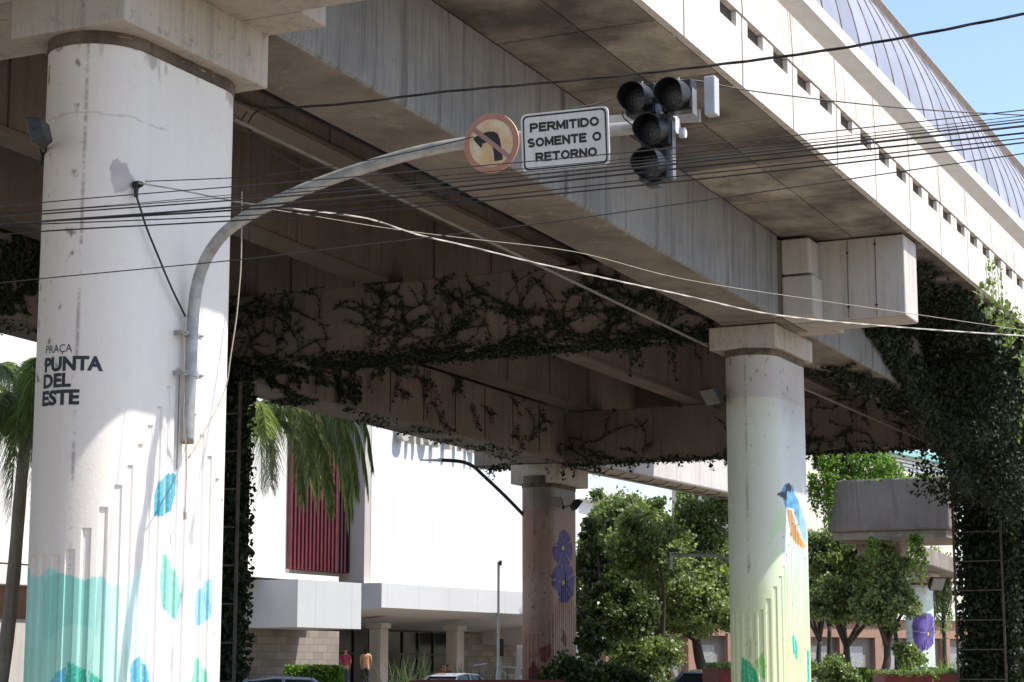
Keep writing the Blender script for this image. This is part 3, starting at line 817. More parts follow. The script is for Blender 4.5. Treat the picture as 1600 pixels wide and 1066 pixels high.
# round no left turn sign
cs = at_a(768, 224, SA - .0006); rr = (at_a(811, 222, SA).dot(NR) - at_a(726, 224, SA).dot(NR)) / 2
M['signred'] = concrete('faded_red', (.46, .19, .14), (.40, .22, .17), (.22, .13, .09), .3, .6, .3, .5, .05, sc1=4, streak_sc=9)
M['signcream'] = concrete('rusted_cream', (.72, .60, .42), (.60, .34, .14), (.40, .22, .09), .4, .75, .45, .5, .05, sc1=3.2, streak_sc=7)
M['slash'] = plain('faded_slash', (.36, .20, .18), .5, 0, .15)
ns = empty('prohibition_sign', cs, 'round rusty no left turn sign with faded red ring and slash', 'sign')
fr = plate_frame(cs, R(4))
circ = lambda r, n=48: [(r * math.cos(2 * math.pi * k / n), r * math.sin(2 * math.pi * k / n)) for k in range(n)]
m_ = MB(); plate(m_, fr, circ(rr), -.012, .010); m_.build('disc', M['signcream'], ns)
m_ = MB(); ring(m_, fr, circ(rr - .002), circ(rr * .80), .0125); m_.build('red_ring', M['signred'], ns)
def k_(x, y): return ((x - 245) / 155 * rr, -(y - 440) / 162 * rr)
arrow = [k_(262, 541), k_(309, 537), k_(303, 470), k_(296, 425), k_(284, 395), k_(262, 379), k_(232, 376), k_(196, 383), k_(148, 398), k_(146, 410), k_(188, 462), k_(198, 437), k_(230, 432), k_(248, 445), k_(256, 480)]
m_ = MB(); c_, X_, Y_, F_ = fr; m_.add([c_ + X_ * x + Y_ * y + F_ * .013 for x, y in arrow], [tuple(range(len(arrow)))]); m_.build('arrow', M['signblack'], ns)
a_, b_ = k_(148, 352), k_(350, 530)
dx, dy = b_[0] - a_[0], b_[1] - a_[1]; l_ = math.hypot(dx, dy); nx, ny = -dy / l_ * .028, dx / l_ * .028
m_ = MB(); m_.add([c_ + X_ * x + Y_ * y + F_ * .016 for x, y in ((a_[0] - nx, a_[1] - ny), (b_[0] - nx, b_[1] - ny), (b_[0] + nx, b_[1] + ny), (a_[0] + nx, a_[1] + ny))], [(0, 1, 2, 3)]); m_.build('slash', M['slash'], ns)
MB().oriented(cs - F_ * .05, NR, UP, D1, .04, .1, .035).build('mounting_bracket', M['galv'], ns)
# traffic light
SGA = AA - .012
tl0 = at_a(1020, 206, SGA)
tl = empty('traffic_light', tl0, 'unlit black four lamp traffic light in a T shape at the mast arm tip', 'traffic light')
M['edge'] = plain('plate_edge', (.20, .20, .20), .6, .2, .2)
def lensmat():
    m, nt, bs, out = new_mat('dark_lens')
    v = coord(nt); vo = nt.nodes.new('ShaderNodeTexVoronoi'); vo.inputs['Scale'].default_value = 38; nt.links.new(v, vo.inputs['Vector'])
    col = mixc(nt, vo.outputs[0], (.09, .085, .08), (.02, .02, .022))
    nt.links.new(col, bs.inputs['Base Color']); bs.inputs['Roughness'].default_value = .3
    bump(nt, bs, vo.outputs[0], .6, .01); return m
M['lens'] = lensmat()
HS = .178
for (u, v) in ((1001, 156), (1058, 150), (1025, 205), (1022, 258)):
    c0 = at_a(u, v, SGA)
    m_ = MB().oriented(c0 + D1 * .07, NR, D1, UP, HS, .10, HS)
    un = m_.build('lamp_unit', M['sigblack'], tl, bevel=.02)
    # lens : convex dome
    lp = [(.150, -.005), (.148, .0), (.13, .018), (.09, .035), (.045, .044), (.004, .047)]
    MB().disc(c0 - D1 * .035, NR, UP, FW, lp, 28).build('lens', M['lens'], un, smooth=True)
    MB().disc(c0 - D1 * .03, NR, UP, FW, [(.168, 0), (.168, .02), (.150, .02), (.150, .012)], 28).build('lens_rim', M['sigblack'], un)
    vm = MB(); n = 30; r0, r1 = .172, .164
    for k in range(n + 1):
        t = R(-62 + 304 * k / n)
        back = .0; fwd = .30 - .13 * max(0, -math.sin(t)) - .02
        dirv = NR * math.cos(t) + UP * math.sin(t)
        b0 = c0 - D1 * .03
        sag = -.03
        vm.v += [tuple(b0 + dirv * r0), tuple(b0 + FW * fwd + dirv * r0 * .97 + UP * sag), tuple(b0 + FW * fwd + dirv * r1 * .97 + UP * sag), tuple(b0 + dirv * r1)]
    for k in range(n):
        for j in range(4):
            vm.f.append((k * 4 + j, k * 4 + (j + 1) % 4, k * 4 + 4 + (j + 1) % 4, k * 4 + 4 + j))
    vm.build('visor', M['visor'], un, smooth=False)
    MB().tube([c0 + UP * HS + D1 * .05, c0 + UP * (HS + .05) + D1 * .05], .014, 6).build('top_bolt', M['galv'], un)
for (u, v) in ((1030, 180), (1023, 232), (1030, 152)):
    MB().oriented(at_a(u, v, SGA) + D1 * .1, NR, D1, UP, .05, .05, .03).build('connector', M['sigblack'], tl)
pp = at_a(1058, 205, SGA) + D1 * .1
MB().tube([pp, pp + NR * .06], .06, 12).build('side_hub', M['lightgrey'], tl)
MB().oriented(at_a(1082, 157, SGA) + D1 * .06, NR, D1, UP, .003, .07, .15).build('side_plate', M['edge'], tl)
MB().oriented(at_a(1050, 232, SGA) + D1 * .06, NR, D1, UP, .003, .05, .33).build('side_plate', M['edge'], tl)
cw = [at_a(u, v, SGA - .004) for u, v in ((973, 175), (974, 183), (982, 191), (990, 196))]
MB().tube(crom(cw), .008, 6).build('lead_wire', M['cable'], tl)
MB().oriented(at_a(1020, 288, SGA) + D1 * .05, NR, D1, UP, .07, .07, .02).build('bottom_cap', M['sigblack'], tl)
# equipment box on bracket
EA = AA + .01
eb = empty('equipment_box', at_a(1106, 150, EA), 'tall white box on a pale bracket right of the traffic light', 'box')
MB().oriented(at_a(1112, 151, EA), NR, D1, UP, .065, .08, .225).build('box_body', plain('box_paint', (.50, .51, .53), .5, 0, .15), eb, bevel=.012)
pa, pb = at_a(952, 188, EA), at_a(1094, 181, EA)
d = (pb - pa); mb = MB()
mb.hexa([pa - UP * .05 - D1 * .03, pb - UP * .07 - D1 * .03, pb - UP * .07 + D1 * .03, pa - UP * .05 + D1 * .03, pa + UP * .05 - D1 * .03, pb + UP * .07 - D1 * .03, pb + UP * .07 + D1 * .03, pa + UP * .05 + D1 * .03])
mb.build('bracket_arm', plain('pale_bracket', (.5, .47, .42), .7, 0, .2), eb)
# ---------------------------------------------------------------- cables
def cable(px, y0, y1, r, m, label, name='overhead_cable', group=None, n=5, twist=0, cat='cable'):
    pts = []
    u0, u1 = px[0][0], px[-1][0]
    ex = crom([Vector((u, v, 0)) for u, v in px], n)
    for p in ex:
        t = (p.x - u0) / (u1 - u0) if u1 != u0 else 0
        # straight line in plan: interpolate 1/Y
        Y = 1 / ((1 - t) / y0 + t / y1); pts.append(atY(p.x, p.y, Y))
    if u1 > 1600: pts.append(pts[-1] + (pts[-1] - pts[-4]).normalized() * 22 + UP * .6)
    if u0 < 0: pts.insert(0, pts[0] + (pts[0] - pts[3]).normalized() * 18 + UP * .4)
    mb = MB()
    if twist:
        for ph in (0, 2.1, 4.2):
            q = []
            L = 0
            dense = []
            for i in range(len(pts) - 1):
                k = max(1, int((pts[i + 1] - pts[i]).length / .12))
                for j in range(k): dense.append(pts[i].lerp(pts[i + 1], j / k))
            for i, p in enumerate(dense):
                q.append(p + Vector((0, math.cos(i * .5 + ph), math.sin(i * .5 + ph))) * twist)
            mb.tube(q, r, 5)
    else: mb.tube(pts, r, 6)
    o = mb.build(name, m, None)
    tag(o, label, cat, group); return o
G1 = 'street cables strung in a flat bundle across the scene'
cable([(340, 150), (367, 154), (410, 168), (533, 163), (700, 143), (870, 128), (1066, 108), (1330, 73), (1600, 22), (1750, -10)], 26.5, 20, .0085, M['cable'], 'thick twisted dark cable highest of all, running from the column top up to the sky', twist=.011)
cable([(890, 170), (940, 160), (1000, 135), (1075, 125), (1180, 143), (1400, 168), (1600, 180), (1750, 184)], 24, 26, .009, M['cable'], 'dark cable dipping across the parapet just right of the traffic light')
bund = [([(-150, 345), (72, 316), (533, 278), (1066, 230), (1600, 172), (1750, 155)], .0055, 'thin cable that crosses the lowest word of the rectangular sign'),
 ([(-150, 345), (0, 335), (533, 295), (1066, 245), (1600, 186), (1750, 168)], .005, 'thin cable just under the rectangular sign, second of the bundle'),
 ([(-150, 352), (72, 334), (533, 300), (1066, 250), (1600, 190), (1750, 172)], .0075, 'cable touching the lowest lamp of the traffic light, third of the bundle'),
 ([(-150, 362), (55, 347), (533, 310), (1066, 255), (1600, 197), (1750, 178)], .011, 'thickest dark cable in the middle of the bundle'),
 ([(-150, 360), (0, 350), (533, 317), (1066, 263), (1600, 208), (1750, 190)], .009, 'dark cable right below the thickest one of the bundle'),
 ([(-150, 362), (0, 353), (533, 328), (1066, 275), (1600, 216), (1750, 198)], .006, 'thin cable second from the bottom of the bundle'),
 ([(-150, 380), (75, 361), (533, 334), (1066, 283), (1600, 223), (1750, 205)], .0075, 'lowest cable of the close bundle'),
 ([(-150, 338), (72, 329), (533, 289), (1066, 240), (1600, 181), (1750, 164)], .0035, 'hair thin line near the top of the bundle')]
for px, r, lb in bund: cable(px, 18.5, 17, r, M['cable'], lb, group=G1)
cable([(-150, 462), (0, 442), (363, 407), (533, 387), (800, 355), (1066, 318), (1600, 240), (1750, 218)], 18.5, 17, .0055, M['cable'], 'single thin line running well below the cable bundle')
cable([(213, 284), (363, 278), (450, 270), (533, 258), (640, 238), (740, 214)], 23.9, 22.6, .0065, M['cable'], 'thin lead from the wall bracket to the round sign')
cable([(216, 286), (290, 299), (380, 317), (480, 329), (575, 342), (650, 366), (740, 387), (850, 414), (1066, 461), (1210, 492), (1400, 511), (1600, 525), (1750, 533)], 23.2, 30, .0040, M['cable_light'], 'bright twisted silver cable sagging from the white column to the right edge', twist=.0075)
cable([(390, 322), (480, 336), (575, 352), (650, 363), (740, 374), (900, 394), (1066, 436), (1283, 470), (1408, 488), (1600, 516), (1750, 535)], 25, 30, .0045, M['cable_tan'], 'thin pale cable running just above the bright twisted one')
# conduit beside the girder
pi = [at_b(365, 186, -.692), at_b(850, 419, -.692), at_b(1128, 552, -.692), at_b(1258, 600, -.692), at_b(1470, 700, -.692)]
tag(MB().tube([pi[0], pi[2], pi[4]], .03, 8).build('conduit_pipe', plain('conduit', (.20, .18, .16), .6, .2, .2), None), 'long straight conduit pipe slung under the dark side of the girder', 'pipe')
# bracket and hanging leads on the white column
FB = -.6230
bp = at_b(213, 289, FB)
br = empty('wall_bracket', bp, 'small black insulator bracket on the white column above the pole', 'bracket')
MB().disc(bp, NR.cross(UP), UP, NR, [(.05, -.03), (.05, .03), (.025, .05), (.04, .07), (.02, .10)], 12).build('insulator', M['cable'], br)
MB().oriented(bp - UP * .08, D1, NR, UP, .02, .02, .07).build('strap', M['cable'], br)
FB2 = -.6212
o = MB().tube(crom([at_b(u, v, FB2) for u, v in ((213, 292), (213, 305), (219, 325), (229, 356), (247, 400), (268, 450), (290, 495))]), .013, 8).build('hanging_lead', M['cable'], None)
tag(o, 'black lead drooping from the bracket down to the clamped pole', 'cable')
o = MB().tube(crom([at_b(u, v, FB2 + .004) for u, v in ((290, 495), (286, 540), (288, 600), (287, 660), (291, 700), (291, 760), (289, 800))]), .007, 6).tube([at_b(289, 800, FB2 + .004), at_b(289, 812, FB2 + .004)], .022, 8).build('hanging_lead', M['cable_tan'], None)
tag(o, 'pale lead with a plug end hanging below the clamped pole', 'cable')
o = MB().tube(crom([at_b(u, v, -.603) for u, v in ((378, 300), (377, 400), (374, 450), (369, 500), (360, 560), (354, 600), (338, 640), (305, 700), (294, 716))]), .009, 6).build('hanging_lead', M['cable_tan'], None)
tag(o, 'tan loose cable curving down along the right edge of the white column', 'cable')
dk = MB()
for b_, pts in ((-.70, ((386, 175), (378, 190), (392, 205), (394, 240), (391, 300), (390, 380))), (-.70, ((367, 180), (380, 192), (400, 215), (450, 250), (500, 275))), (-.70, ((410, 168), (395, 180), (388, 192)))):
    dk.tube(crom([at_b(u, v, b_) for u, v in pts]), .012, 5)
tag(dk.build('hanging_lead', M['cable'], None), 'tangle of black leads hanging behind the top of the white column', 'cable')
# floodlights
def floodlight(c, face, label, sc=1.0, wall=None, glass=(.5, .5, .48)):
    c = Vector(c); f = Vector(face).normalized(); sd = f.cross(UP).normalized(); u_ = sd.cross(f).normalized()
    root = empty('floodlight', c, label, 'floodlight', 'floodlights on the columns')
    h = MB(); w, hh, dd = .26 * sc, .2 * sc, .10 * sc
    h.hexa([c - sd * w * .7 - u_ * hh * .7 - f * dd, c + sd * w * .7 - u_ * hh * .7 - f * dd, c + sd * w - u_ * hh + f * dd, c - sd * w - u_ * hh + f * dd,
            c - sd * w * .7 + u_ * hh * .7 - f * dd, c + sd * w * .7 + u_ * hh * .7 - f * dd, c + sd * w + u_ * hh + f * dd, c - sd * w + u_ * hh + f * dd])
    h.build('lamp_housing', M['steel_dark'], root, bevel=.015)
    MB().oriented(c + f * (dd + .006), sd, f, u_, w * .9, .004, hh * .9).build('glass', M['fglass'], root)
    if wall is not None:
        w_ = Vector(wall); bk = MB()
        for s_ in (-1, 1): bk.tube([c + sd * s_ * w * .95, w_ + sd * s_ * .04], .018, 6)
        bk.tube([w_ - UP * .08, w_ + UP * .08], .05, 8); bk.build('yoke', M['steel_dark'], root)
    return root
M['fglass'] = plain('lamp_glass', (.20, .19, .175), .15, 0, .1)
floodlight(at_a(64, 206, .80), (-.97, .12, -.25), 'dark floodlight left of the white column near its top', .8, CA.world(LW * .5 + math.pi * RW * .85, at_a(78, 215, .80).z, .02))
p = at_a(1114, 617, 1.92); floodlight(p, (-.75, -.45, -.6), 'floodlight with pale glass left of the bird column', 1.1, CB.world(LW * .5 + math.pi * RW * .9, p.z - .05, .02))
p = at_a(872, 783, 2.955); floodlight(p, (-.5, -.8, -.45), 'floodlight beside another one on the pansy column, left of the pair', .9, CC.world(LW * .4, p.z, .02))
p = at_a(899, 788, 2.99); floodlight(p, (.75, .2, -.6), 'floodlight of the pansy column pair that points right', 1.1, CC.world(LW * .1, p.z, .02))
p = at_a(1462, 911, 5.45); floodlight(p, (.5, -.8, -.45), 'small round looking floodlight on the farthest pansy column', 2.2, CD.world(LW * .1, p.z, .02))
# ---------------------------------------------------------------- ivy on the viaduct
def ivy_obj(mb, cols, st, label, mat='ivy', name='climbing_ivy', group=None):
    o = mb.build(name, M[mat], None, colors=cols); tag(o, label, 'ivy', group)
    if st is not None and st.v: st.build('vine_stem', M['bark_d'], o)
    return o
rng = random.Random(3)
# near face of the second pier crossbeam. local x runs from the column leftwards (b falling), y = height above the beam bottom
B0 = W(1.9385, -.69, GB); bu = (W(1.9385, -1.40, GB) - B0); Lb = bu.length; bu.normalize()
BH = (GT - GB) * S
seeds = []
for k in range(34):
    x = rng.uniform(.3, Lb - .2); seeds.append((x, rng.uniform(0, .25), math.pi / 2 + rng.gauss(.25, .45), rng.randrange(10, 24), 3))
for k in range(46):
    x = rng.uniform(.2, Lb * .52); seeds.append((x, rng.uniform(.0, BH * .9), rng.choice((0, math.pi)) + rng.gauss(0, .3), rng.randrange(10, 26), 2))
for k in range(9): seeds.append((rng.uniform(Lb * .45, Lb - .5), BH * rng.uniform(.5, .98), math.pi + rng.gauss(0, .3), 30, 3))
mb, cols, st = ivy_on_plane(B0, bu, UP, -D1, seeds, rng, (0, Lb, -.15, BH + .05), leaf=.075, dens=4.2, spread=.028, off=.03, bend=.2, stem=.011)
# thick mat under the beam
U0 = W(1.965, -.69, GB)
pts = []
for k in range(9500):
    x = rng.uniform(0, Lb * 1.03); 
    p = U0 + bu * x + D1 * rng.uniform(-.62, .62) - UP * abs(rng.gauss(.02, .05))
    if N3(x * .8, p.y * 1.5, 3) > -.28: pts.append(p)
for k in range(1600):
    x = Lb * rng.random(); pts.append(B0 + bu * x + UP * rng.gauss(.05, .09) - D1 * rng.uniform(0, .1))
leaves(mb, cols, pts, .10, rng, .7, (0, 0, -1))
ivy_obj(mb, cols, st, 'dark ivy creeping over the long crossbeam between the big column and the bird column')
# hanging strands under that beam
def strands(org, d, L, n, rng, lmin, lmax, label, mat='ivy', leaf=.12, wob=.1, dens=9, thick=.05, depth=.2):
    mb = MB(); cols = []; st = MB(); pts = []
    for k in range(n):
        x = rng.uniform(0, L); l = rng.uniform(lmin, lmax) * rng.random() ** .6 + lmin * .3
        p = org + d * x + D1 * rng.uniform(-depth, depth); path = [p.copy()]
        while l > 0:
            p = p + Vector((rng.gauss(0, wob * .3), rng.gauss(0, wob * .3), -.1)); l -= .1; path.append(p.copy())
            for _ in range(rng.randrange(int(dens / 3), int(dens / 1.5) + 1)): pts.append(p + Vector((rng.gauss(0, thick), rng.gauss(0, thick), rng.gauss(0, thick))))
        st.tube(path[::2] + [path[-1]], .006, 4, False)
    leaves(mb, cols, pts, leaf, rng, .8)
    return ivy_obj(mb, cols, st, label, mat)
strands(W(1.95, -.70, GB), bu, 2.6, 9, rng, .3, 1.3, 'short ivy strands dangling beside the top of the bird column', dens=7, thick=.04)
# second: ivy on far box girder between first and second pier (left) and second and third
def girder_ivy(a0, a1, n, label, seed, dens=11, under=1500, leaf=.095, hor=.5, ylim=None):
    rng = random.Random(seed)
    o = W(a0, -1.3268, GB); u = W(a1, -1.3268, GB) - o; L = u.length; u.normalize(); s_ = []
    for k in range(n):
        up = rng.random() > hor
        s_.append((rng.uniform(0, L), rng.uniform(0, BH), (math.pi / 2 if up else rng.choice((0, math.pi))) + rng.gauss(0, .4), rng.randrange(8, 24), 2))
    mb, cols, st = ivy_on_plane(o, u, UP, NR, s_, rng, (0, L, -.05, BH), leaf=leaf, dens=dens, spread=.045)
    pts = [o + u * rng.uniform(0, L) - NR * rng.uniform(0, 1.6) - UP * abs(rng.gauss(0, .05)) for _ in range(under)]
    pts = [p for p in pts if N3(p.x * .6, p.y * .6, 1) > .0]
    leaves(mb, cols, pts, leaf, rng, .7, (0, 0, -1))
    return ivy_obj(mb, cols, st, label)
girder_ivy(1.40, 1.93, 110, 'dense dark ivy on the far girder left of the big white column', 7, 14, 900)
girder_ivy(2.02, 2.30, 40, 'ivy patch low on the far girder just right of the big white column', 8, 14, 2600)
girder_ivy(2.30, 2.97, 26, 'sparse thin vines on the far girder above the shopping centre wall', 9, 5, 1500)
# leaf curtain between far girder and crossbeam underside deck
# third pier beam: vines and bottom fringe
B3 = W(2.9935, -.62, GB); b3 = (W(2.9935, -1.495, GB) - B3); L3 = b3.length; b3.normalize()
s_ = []
for k in range(24): s_.append((rng.uniform(.3, L3 - .3), 0.02, math.pi / 2 + rng.gauss(0, .5), rng.randrange(8, 22), 2))
for k in range(8): s_.append((rng.uniform(.3, L3 - .3), rng.uniform(.3, BH), rng.choice((0, math.pi)) + rng.gauss(0, .3), 26, 2))
mb, cols, st = ivy_on_plane(B3, b3, UP, -D1, s_, rng, (0, L3, -.05, BH), leaf=.09, dens=3.2, spread=.035, bend=.3)
pts = []
for k in range(5200):
    x = rng.uniform(0, L3); dd = .35 + .65 * max(0, N3(x * .9, 2.2) + .4)
    if rng.random() < dd: pts.append(B3 + b3 * x + D1 * rng.uniform(-.05, 1.2) + UP * (rng.gauss(.0, .06)))
leaves(mb, cols, pts, .13, rng, .7)
ivy_obj(mb, cols, st, 'thin vines and a leafy fringe along the bottom of the farthest crossbeam')
strands(B3 + D1 * .1, b3, L3, 60, rng, .15, .75, 'small ivy strands fringing the farthest crossbeam above the trees', dens=7, thick=.05)
# big hanging ivy mass at right around third pier, near line
rng = random.Random(21)
mb = MB(); cols = []; pts = []
def mass(n, a0, a1, b0, b1, htop, fbot, thr=-.25):
    for _ in range(n):
        a = rng.uniform(a0, a1); b = rng.uniform(b0, b1); t = (a - a0) / (a1 - a0)
        hb = fbot(t, (b - b0) / (b1 - b0)); h = htop - (htop - hb) * rng.random() ** .8
        p = W(a, b, h)
        if N3(p.x * .7, p.y * .7, p.z * .7) > thr: pts.append(p)
# curtain on girder web + under cantilever
mass(15000, 2.16, 2.98, -.608, -.588, GT, lambda t, s: GB + .05 - .16 * min(1, t * 1.7) ** 1.3)
mass(9000, 2.25, 2.98, -.60, -.49, GT, lambda t, s: GT - .01 - .10 * min(1, t * 1.6))
mass(10000, 2.50, 3.05, -.62, -.50, GT, lambda t, s: GT - .14 - .12 * t)
mass(7000, 2.75, 3.12, -.70, -.52, GT - .06, lambda t, s: GB - .10)
leaves(mb, cols, pts, .14, rng, .9)
# leafy runners over the soffit
s_ = []
so = W(2.06, -.610, GB - .001); su = W(2.98, -.610, GB - .001) - so; SL = su.length; su.normalize()
for k in range(60): s_.append((rng.uniform(4.5, SL) , rng.uniform(0, 1.45), rng.choice((math.pi, math.pi + .3, math.pi - .3)) , rng.randrange(10, 30), 2))
m2, c2, st2 = ivy_on_plane(so, su, -NR, -UP, s_, rng, (.9, SL, 0, 1.5), leaf=.11, dens=9, spread=.04, bend=.12)
n = len(mb.v); mb.v += m2.v; mb.f += [tuple(i + n for i in f) for f in m2.f]; cols += c2
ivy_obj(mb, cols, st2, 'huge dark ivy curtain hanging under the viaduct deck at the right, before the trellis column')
# vines under cantilever right of the pier block
so = W(2.02, -.595, GT - .0015); su = W(2.6, -.595, GT - .0015) - so; SL = su.length; su.normalize(); s_ = []
for k in range(60): s_.append((rng.uniform(.8, SL), rng.uniform(0, 2.4), rng.uniform(0, 6.28), rng.randrange(10, 26), 2))
mb, cols, st = ivy_on_plane(so, su, NR, -UP, s_, rng, (.3, SL, 0, 2.4), leaf=.11, dens=9, spread=.05, bend=.3)
ivy_obj(mb, cols, st, 'ivy net spreading on the deck underside right of the end of the crossbeam')
# lit ivy over the parapet at the right edge
rng = random.Random(5); mb = MB(); cols = []; pts = []
for (a0, a1, h0, h1, n) in ((2.47, 2.62, .36, .46, 900), (2.42, 2.75, .30, .44, 1700), (2.20, 2.34, .42, .462, 240), (2.32, 2.42, .40, .46, 260)):
    for _ in range(n):
        a = rng.uniform(a0, a1); h = rng.uniform(h0, h1)
        if N3(a * 28, h * 30) > -.05 + .6 * max(0, (h - .44) * 6) * (a < 2.5): pts.append(W(a, PB + rng.uniform(.0, .018), h))
for k in range(3):      # thin runners climbing the panels
    a = 2.28 + k * .035; h = GT + .002
    for j in range(rng.randrange(12, 44)):
        a += rng.gauss(0, .0012); h += .0022
        if h > .505: break
        if rng.random() < .8: pts.append(W(a + rng.gauss(0, .002), PB + .003, h))
leaves(mb, cols, pts, .16, rng, .6, NR)
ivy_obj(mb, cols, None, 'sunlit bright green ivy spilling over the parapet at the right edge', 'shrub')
# ivy on the two trellis columns
def trellis_column(c, label_ivy, label_tr, seed, u0s, thin=1.0, tmax=1.3, rungs=(1, 10), top=9.2, litmat='ivy'):
    rng = random.Random(seed)
    mb = MB(); cols = []; pts = []
    for _ in range(26000):
        q = rng.uniform(0, c.per); z = rng.uniform(0, c.ztop + .3)
        th = .12 * thin + .35 * thin * max(0, N3(q * 1.1, z * .7, seed))
        pts.append(c.world(q, z, rng.uniform(.02, th)))
    for _ in range(7500):
        q = rng.uniform(-.9, .7); z = rng.uniform(0, c.ztop)
        th = (.65 + .35 * N3(q * 1.3, z * .8, seed + 3)) * thin
        pts.append(c.world(q, z, rng.uniform(.1, th)))
    (uL, uR) = u0s
    aa = (c.ac - LW / 2 - RW) / S - .022
    pl = at_a(uL[0], 900, aa * 1.0); pr = at_a(uR[0], 900, aa)
    for _ in range(9000):
        t = rng.uniform(-.04, tmax); z = rng.uniform(0, top + .5); p = pl.lerp(pr, t); pts.append(Vector((p.x, p.y, z)) + D1 * rng.uniform(.08, .9))
    leaves(mb, cols, pts, .17, rng, .8)
    ivy_obj(mb, cols, None, label_ivy)
    tr = empty('ladder_trellis', Vector((pl.x, pl.y, 0)), label_tr, 'trellis')
    for p in (pl, pr):
        MB().oriented(Vector((p.x, p.y, top / 2)), NR, D1, UP, .035, .035, top / 2).build('post', M['trel'], tr)
    mid = (pl + pr) / 2; hw = (pr - pl).length / 2
    for k in range(*rungs):
        z = k * 1.0 + .35
        if z < top: MB().oriented(Vector((mid.x, mid.y, z)) - D1 * .05, NR, D1, UP, hw - .03, .02, .02).build('rung', M['trel'], tr)
M['trel'] = plain('weathered_steel', (.12, .09, .075), .75, .2, .35, 5)
trellis_column(CE, 'dense dark ivy wrapping the column at the right edge of the view', 'tall steel ladder trellis standing before the ivy column at the right edge', 31, ((1492,), (1566,)))
trellis_column(CF, 'black looking ivy strip right beside the big white column', 'dark steel ladder trellis seen just right of the big white column', 41, ((300,), (369,)), .32, .98)
# vegetation on and hanging from the high pier beam
rng = random.Random(8)
c0 = at_a(1350, 735, cb4a + .05)
mb = MB(); cols = []; pts = []
for (u, v, r) in ((1310, 735, 1.0), (1340, 722, 1.1), (1365, 728, 1.3), (1385, 738, 1.0), (1290, 722, .8)):
    pts += clump_points(rng, at_a(u, v, cb4a + .06), (r, r, r * .8), 900, .3)
for k in range(800): pts.append(at_a(rng.uniform(1290, 1484), 747 + rng.gauss(0, 2.5), cb4a + rng.uniform(-.005, .1)))
leaves(mb, cols, pts, .17, rng, .4)
o = mb.build('self_sown_bush', M['ivyb'], None, colors=cols); tag(o, 'bright yellow green bush growing on top of the high pier beam', 'bush')
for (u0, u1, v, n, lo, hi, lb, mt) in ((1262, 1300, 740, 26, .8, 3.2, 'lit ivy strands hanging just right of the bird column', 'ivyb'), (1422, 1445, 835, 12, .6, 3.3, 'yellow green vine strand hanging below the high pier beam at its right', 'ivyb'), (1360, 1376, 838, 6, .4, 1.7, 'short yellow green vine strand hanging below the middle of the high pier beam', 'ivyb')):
    p0, p1 = at_a(u0, v, cb4a - .01), at_a(u1, v, cb4a - .01)
    strands(p0, (p1 - p0).normalized(), (p1 - p0).length, n, rng, lo, hi, lb, mt, .15, .12, 9, .08, .1)
# ---------------------------------------------------------------- ground
def sheet(name, pts, z, m, label=None, kind='structure'):
    mb = MB().add([(x, y, z) for x, y in pts], [tuple(range(len(pts)))])
    o = mb.build(name, m, None); tag(o, label, None, None, kind); return o
M['pave'] = concrete('pavement', (.28, .235, .185), (.20, .17, .135), (.12, .10, .08), 0, .7, .4)
M['asph'] = concrete('asphalt', (.060, .058, .056), (.045, .044, .043), (.03, .03, .03), 0, .7, .4)
M['kerb'] = concrete('kerb_stone', (.42, .40, .37), (.34, .32, .3), (.2, .18, .16), .1, .6, .4)
sheet('ground', [(-900, -300), (900, -300), (900, 1500), (-900, 1500)], -.13, M['pave'])
def dirbox(name, c, d, L, w, z0, z1, m, kind='structure'):
    c = Vector(c); d = Vector((d[0], d[1], 0)).normalized(); r = Vector((d.y, -d.x, 0))
    mb = MB().oriented(Vector((c.x, c.y, (z0 + z1) / 2)), d, r, UP, L / 2, w / 2, (z1 - z0) / 2)
    o = mb.build(name, m, None); tag(o, None, None, None, kind); return o
# road beside the viaduct (towards the mall) and one on the sunny side
def road(name, b, w, a0=-60, a1=260):
    o1 = W(a0 / S, b / S, -.07, False); o2 = W(a1 / S, b / S, -.07, False)
    pts = []
    for p, sg in ((o1, -1), (o1, 1), (o2, 1), (o2, -1)): pts.append((p.x + NR.x * sg * w / 2, p.y + NR.y * sg * w / 2))
    sheet(name, pts, -.126, M['asph'])
    c = (o1 + o2) / 2
    ln = plain('road_paint', (.72, .71, .68), .7, 0, .3)
    mb = MB(); k = a0
    while k < a1:
        p = W(k / S, b / S, 0, False); mb.add([p + NR * x + D1 * y + UP * (-.122 - p.z) for x, y in ((-.06, 0), (.06, 0), (.06, 3), (-.06, 3))], [(0, 1, 2, 3)]); k += 8
    tag(mb.build('lane_marking', ln, None), None, None, None, 'structure')
    for sg in (-1, 1):
        kb = MB(); p = (o1 + o2) / 2
        kb.oriented(Vector((p.x, p.y, -.065)) + NR * sg * (w / 2 + .08), D1, NR, UP, (a1 - a0) / 2, .08, .065)
        tag(kb.build('kerb', M['kerb'], None), None, None, None, 'structure')
road('road', -5.5, 8)
road('road', -40.5, 9)
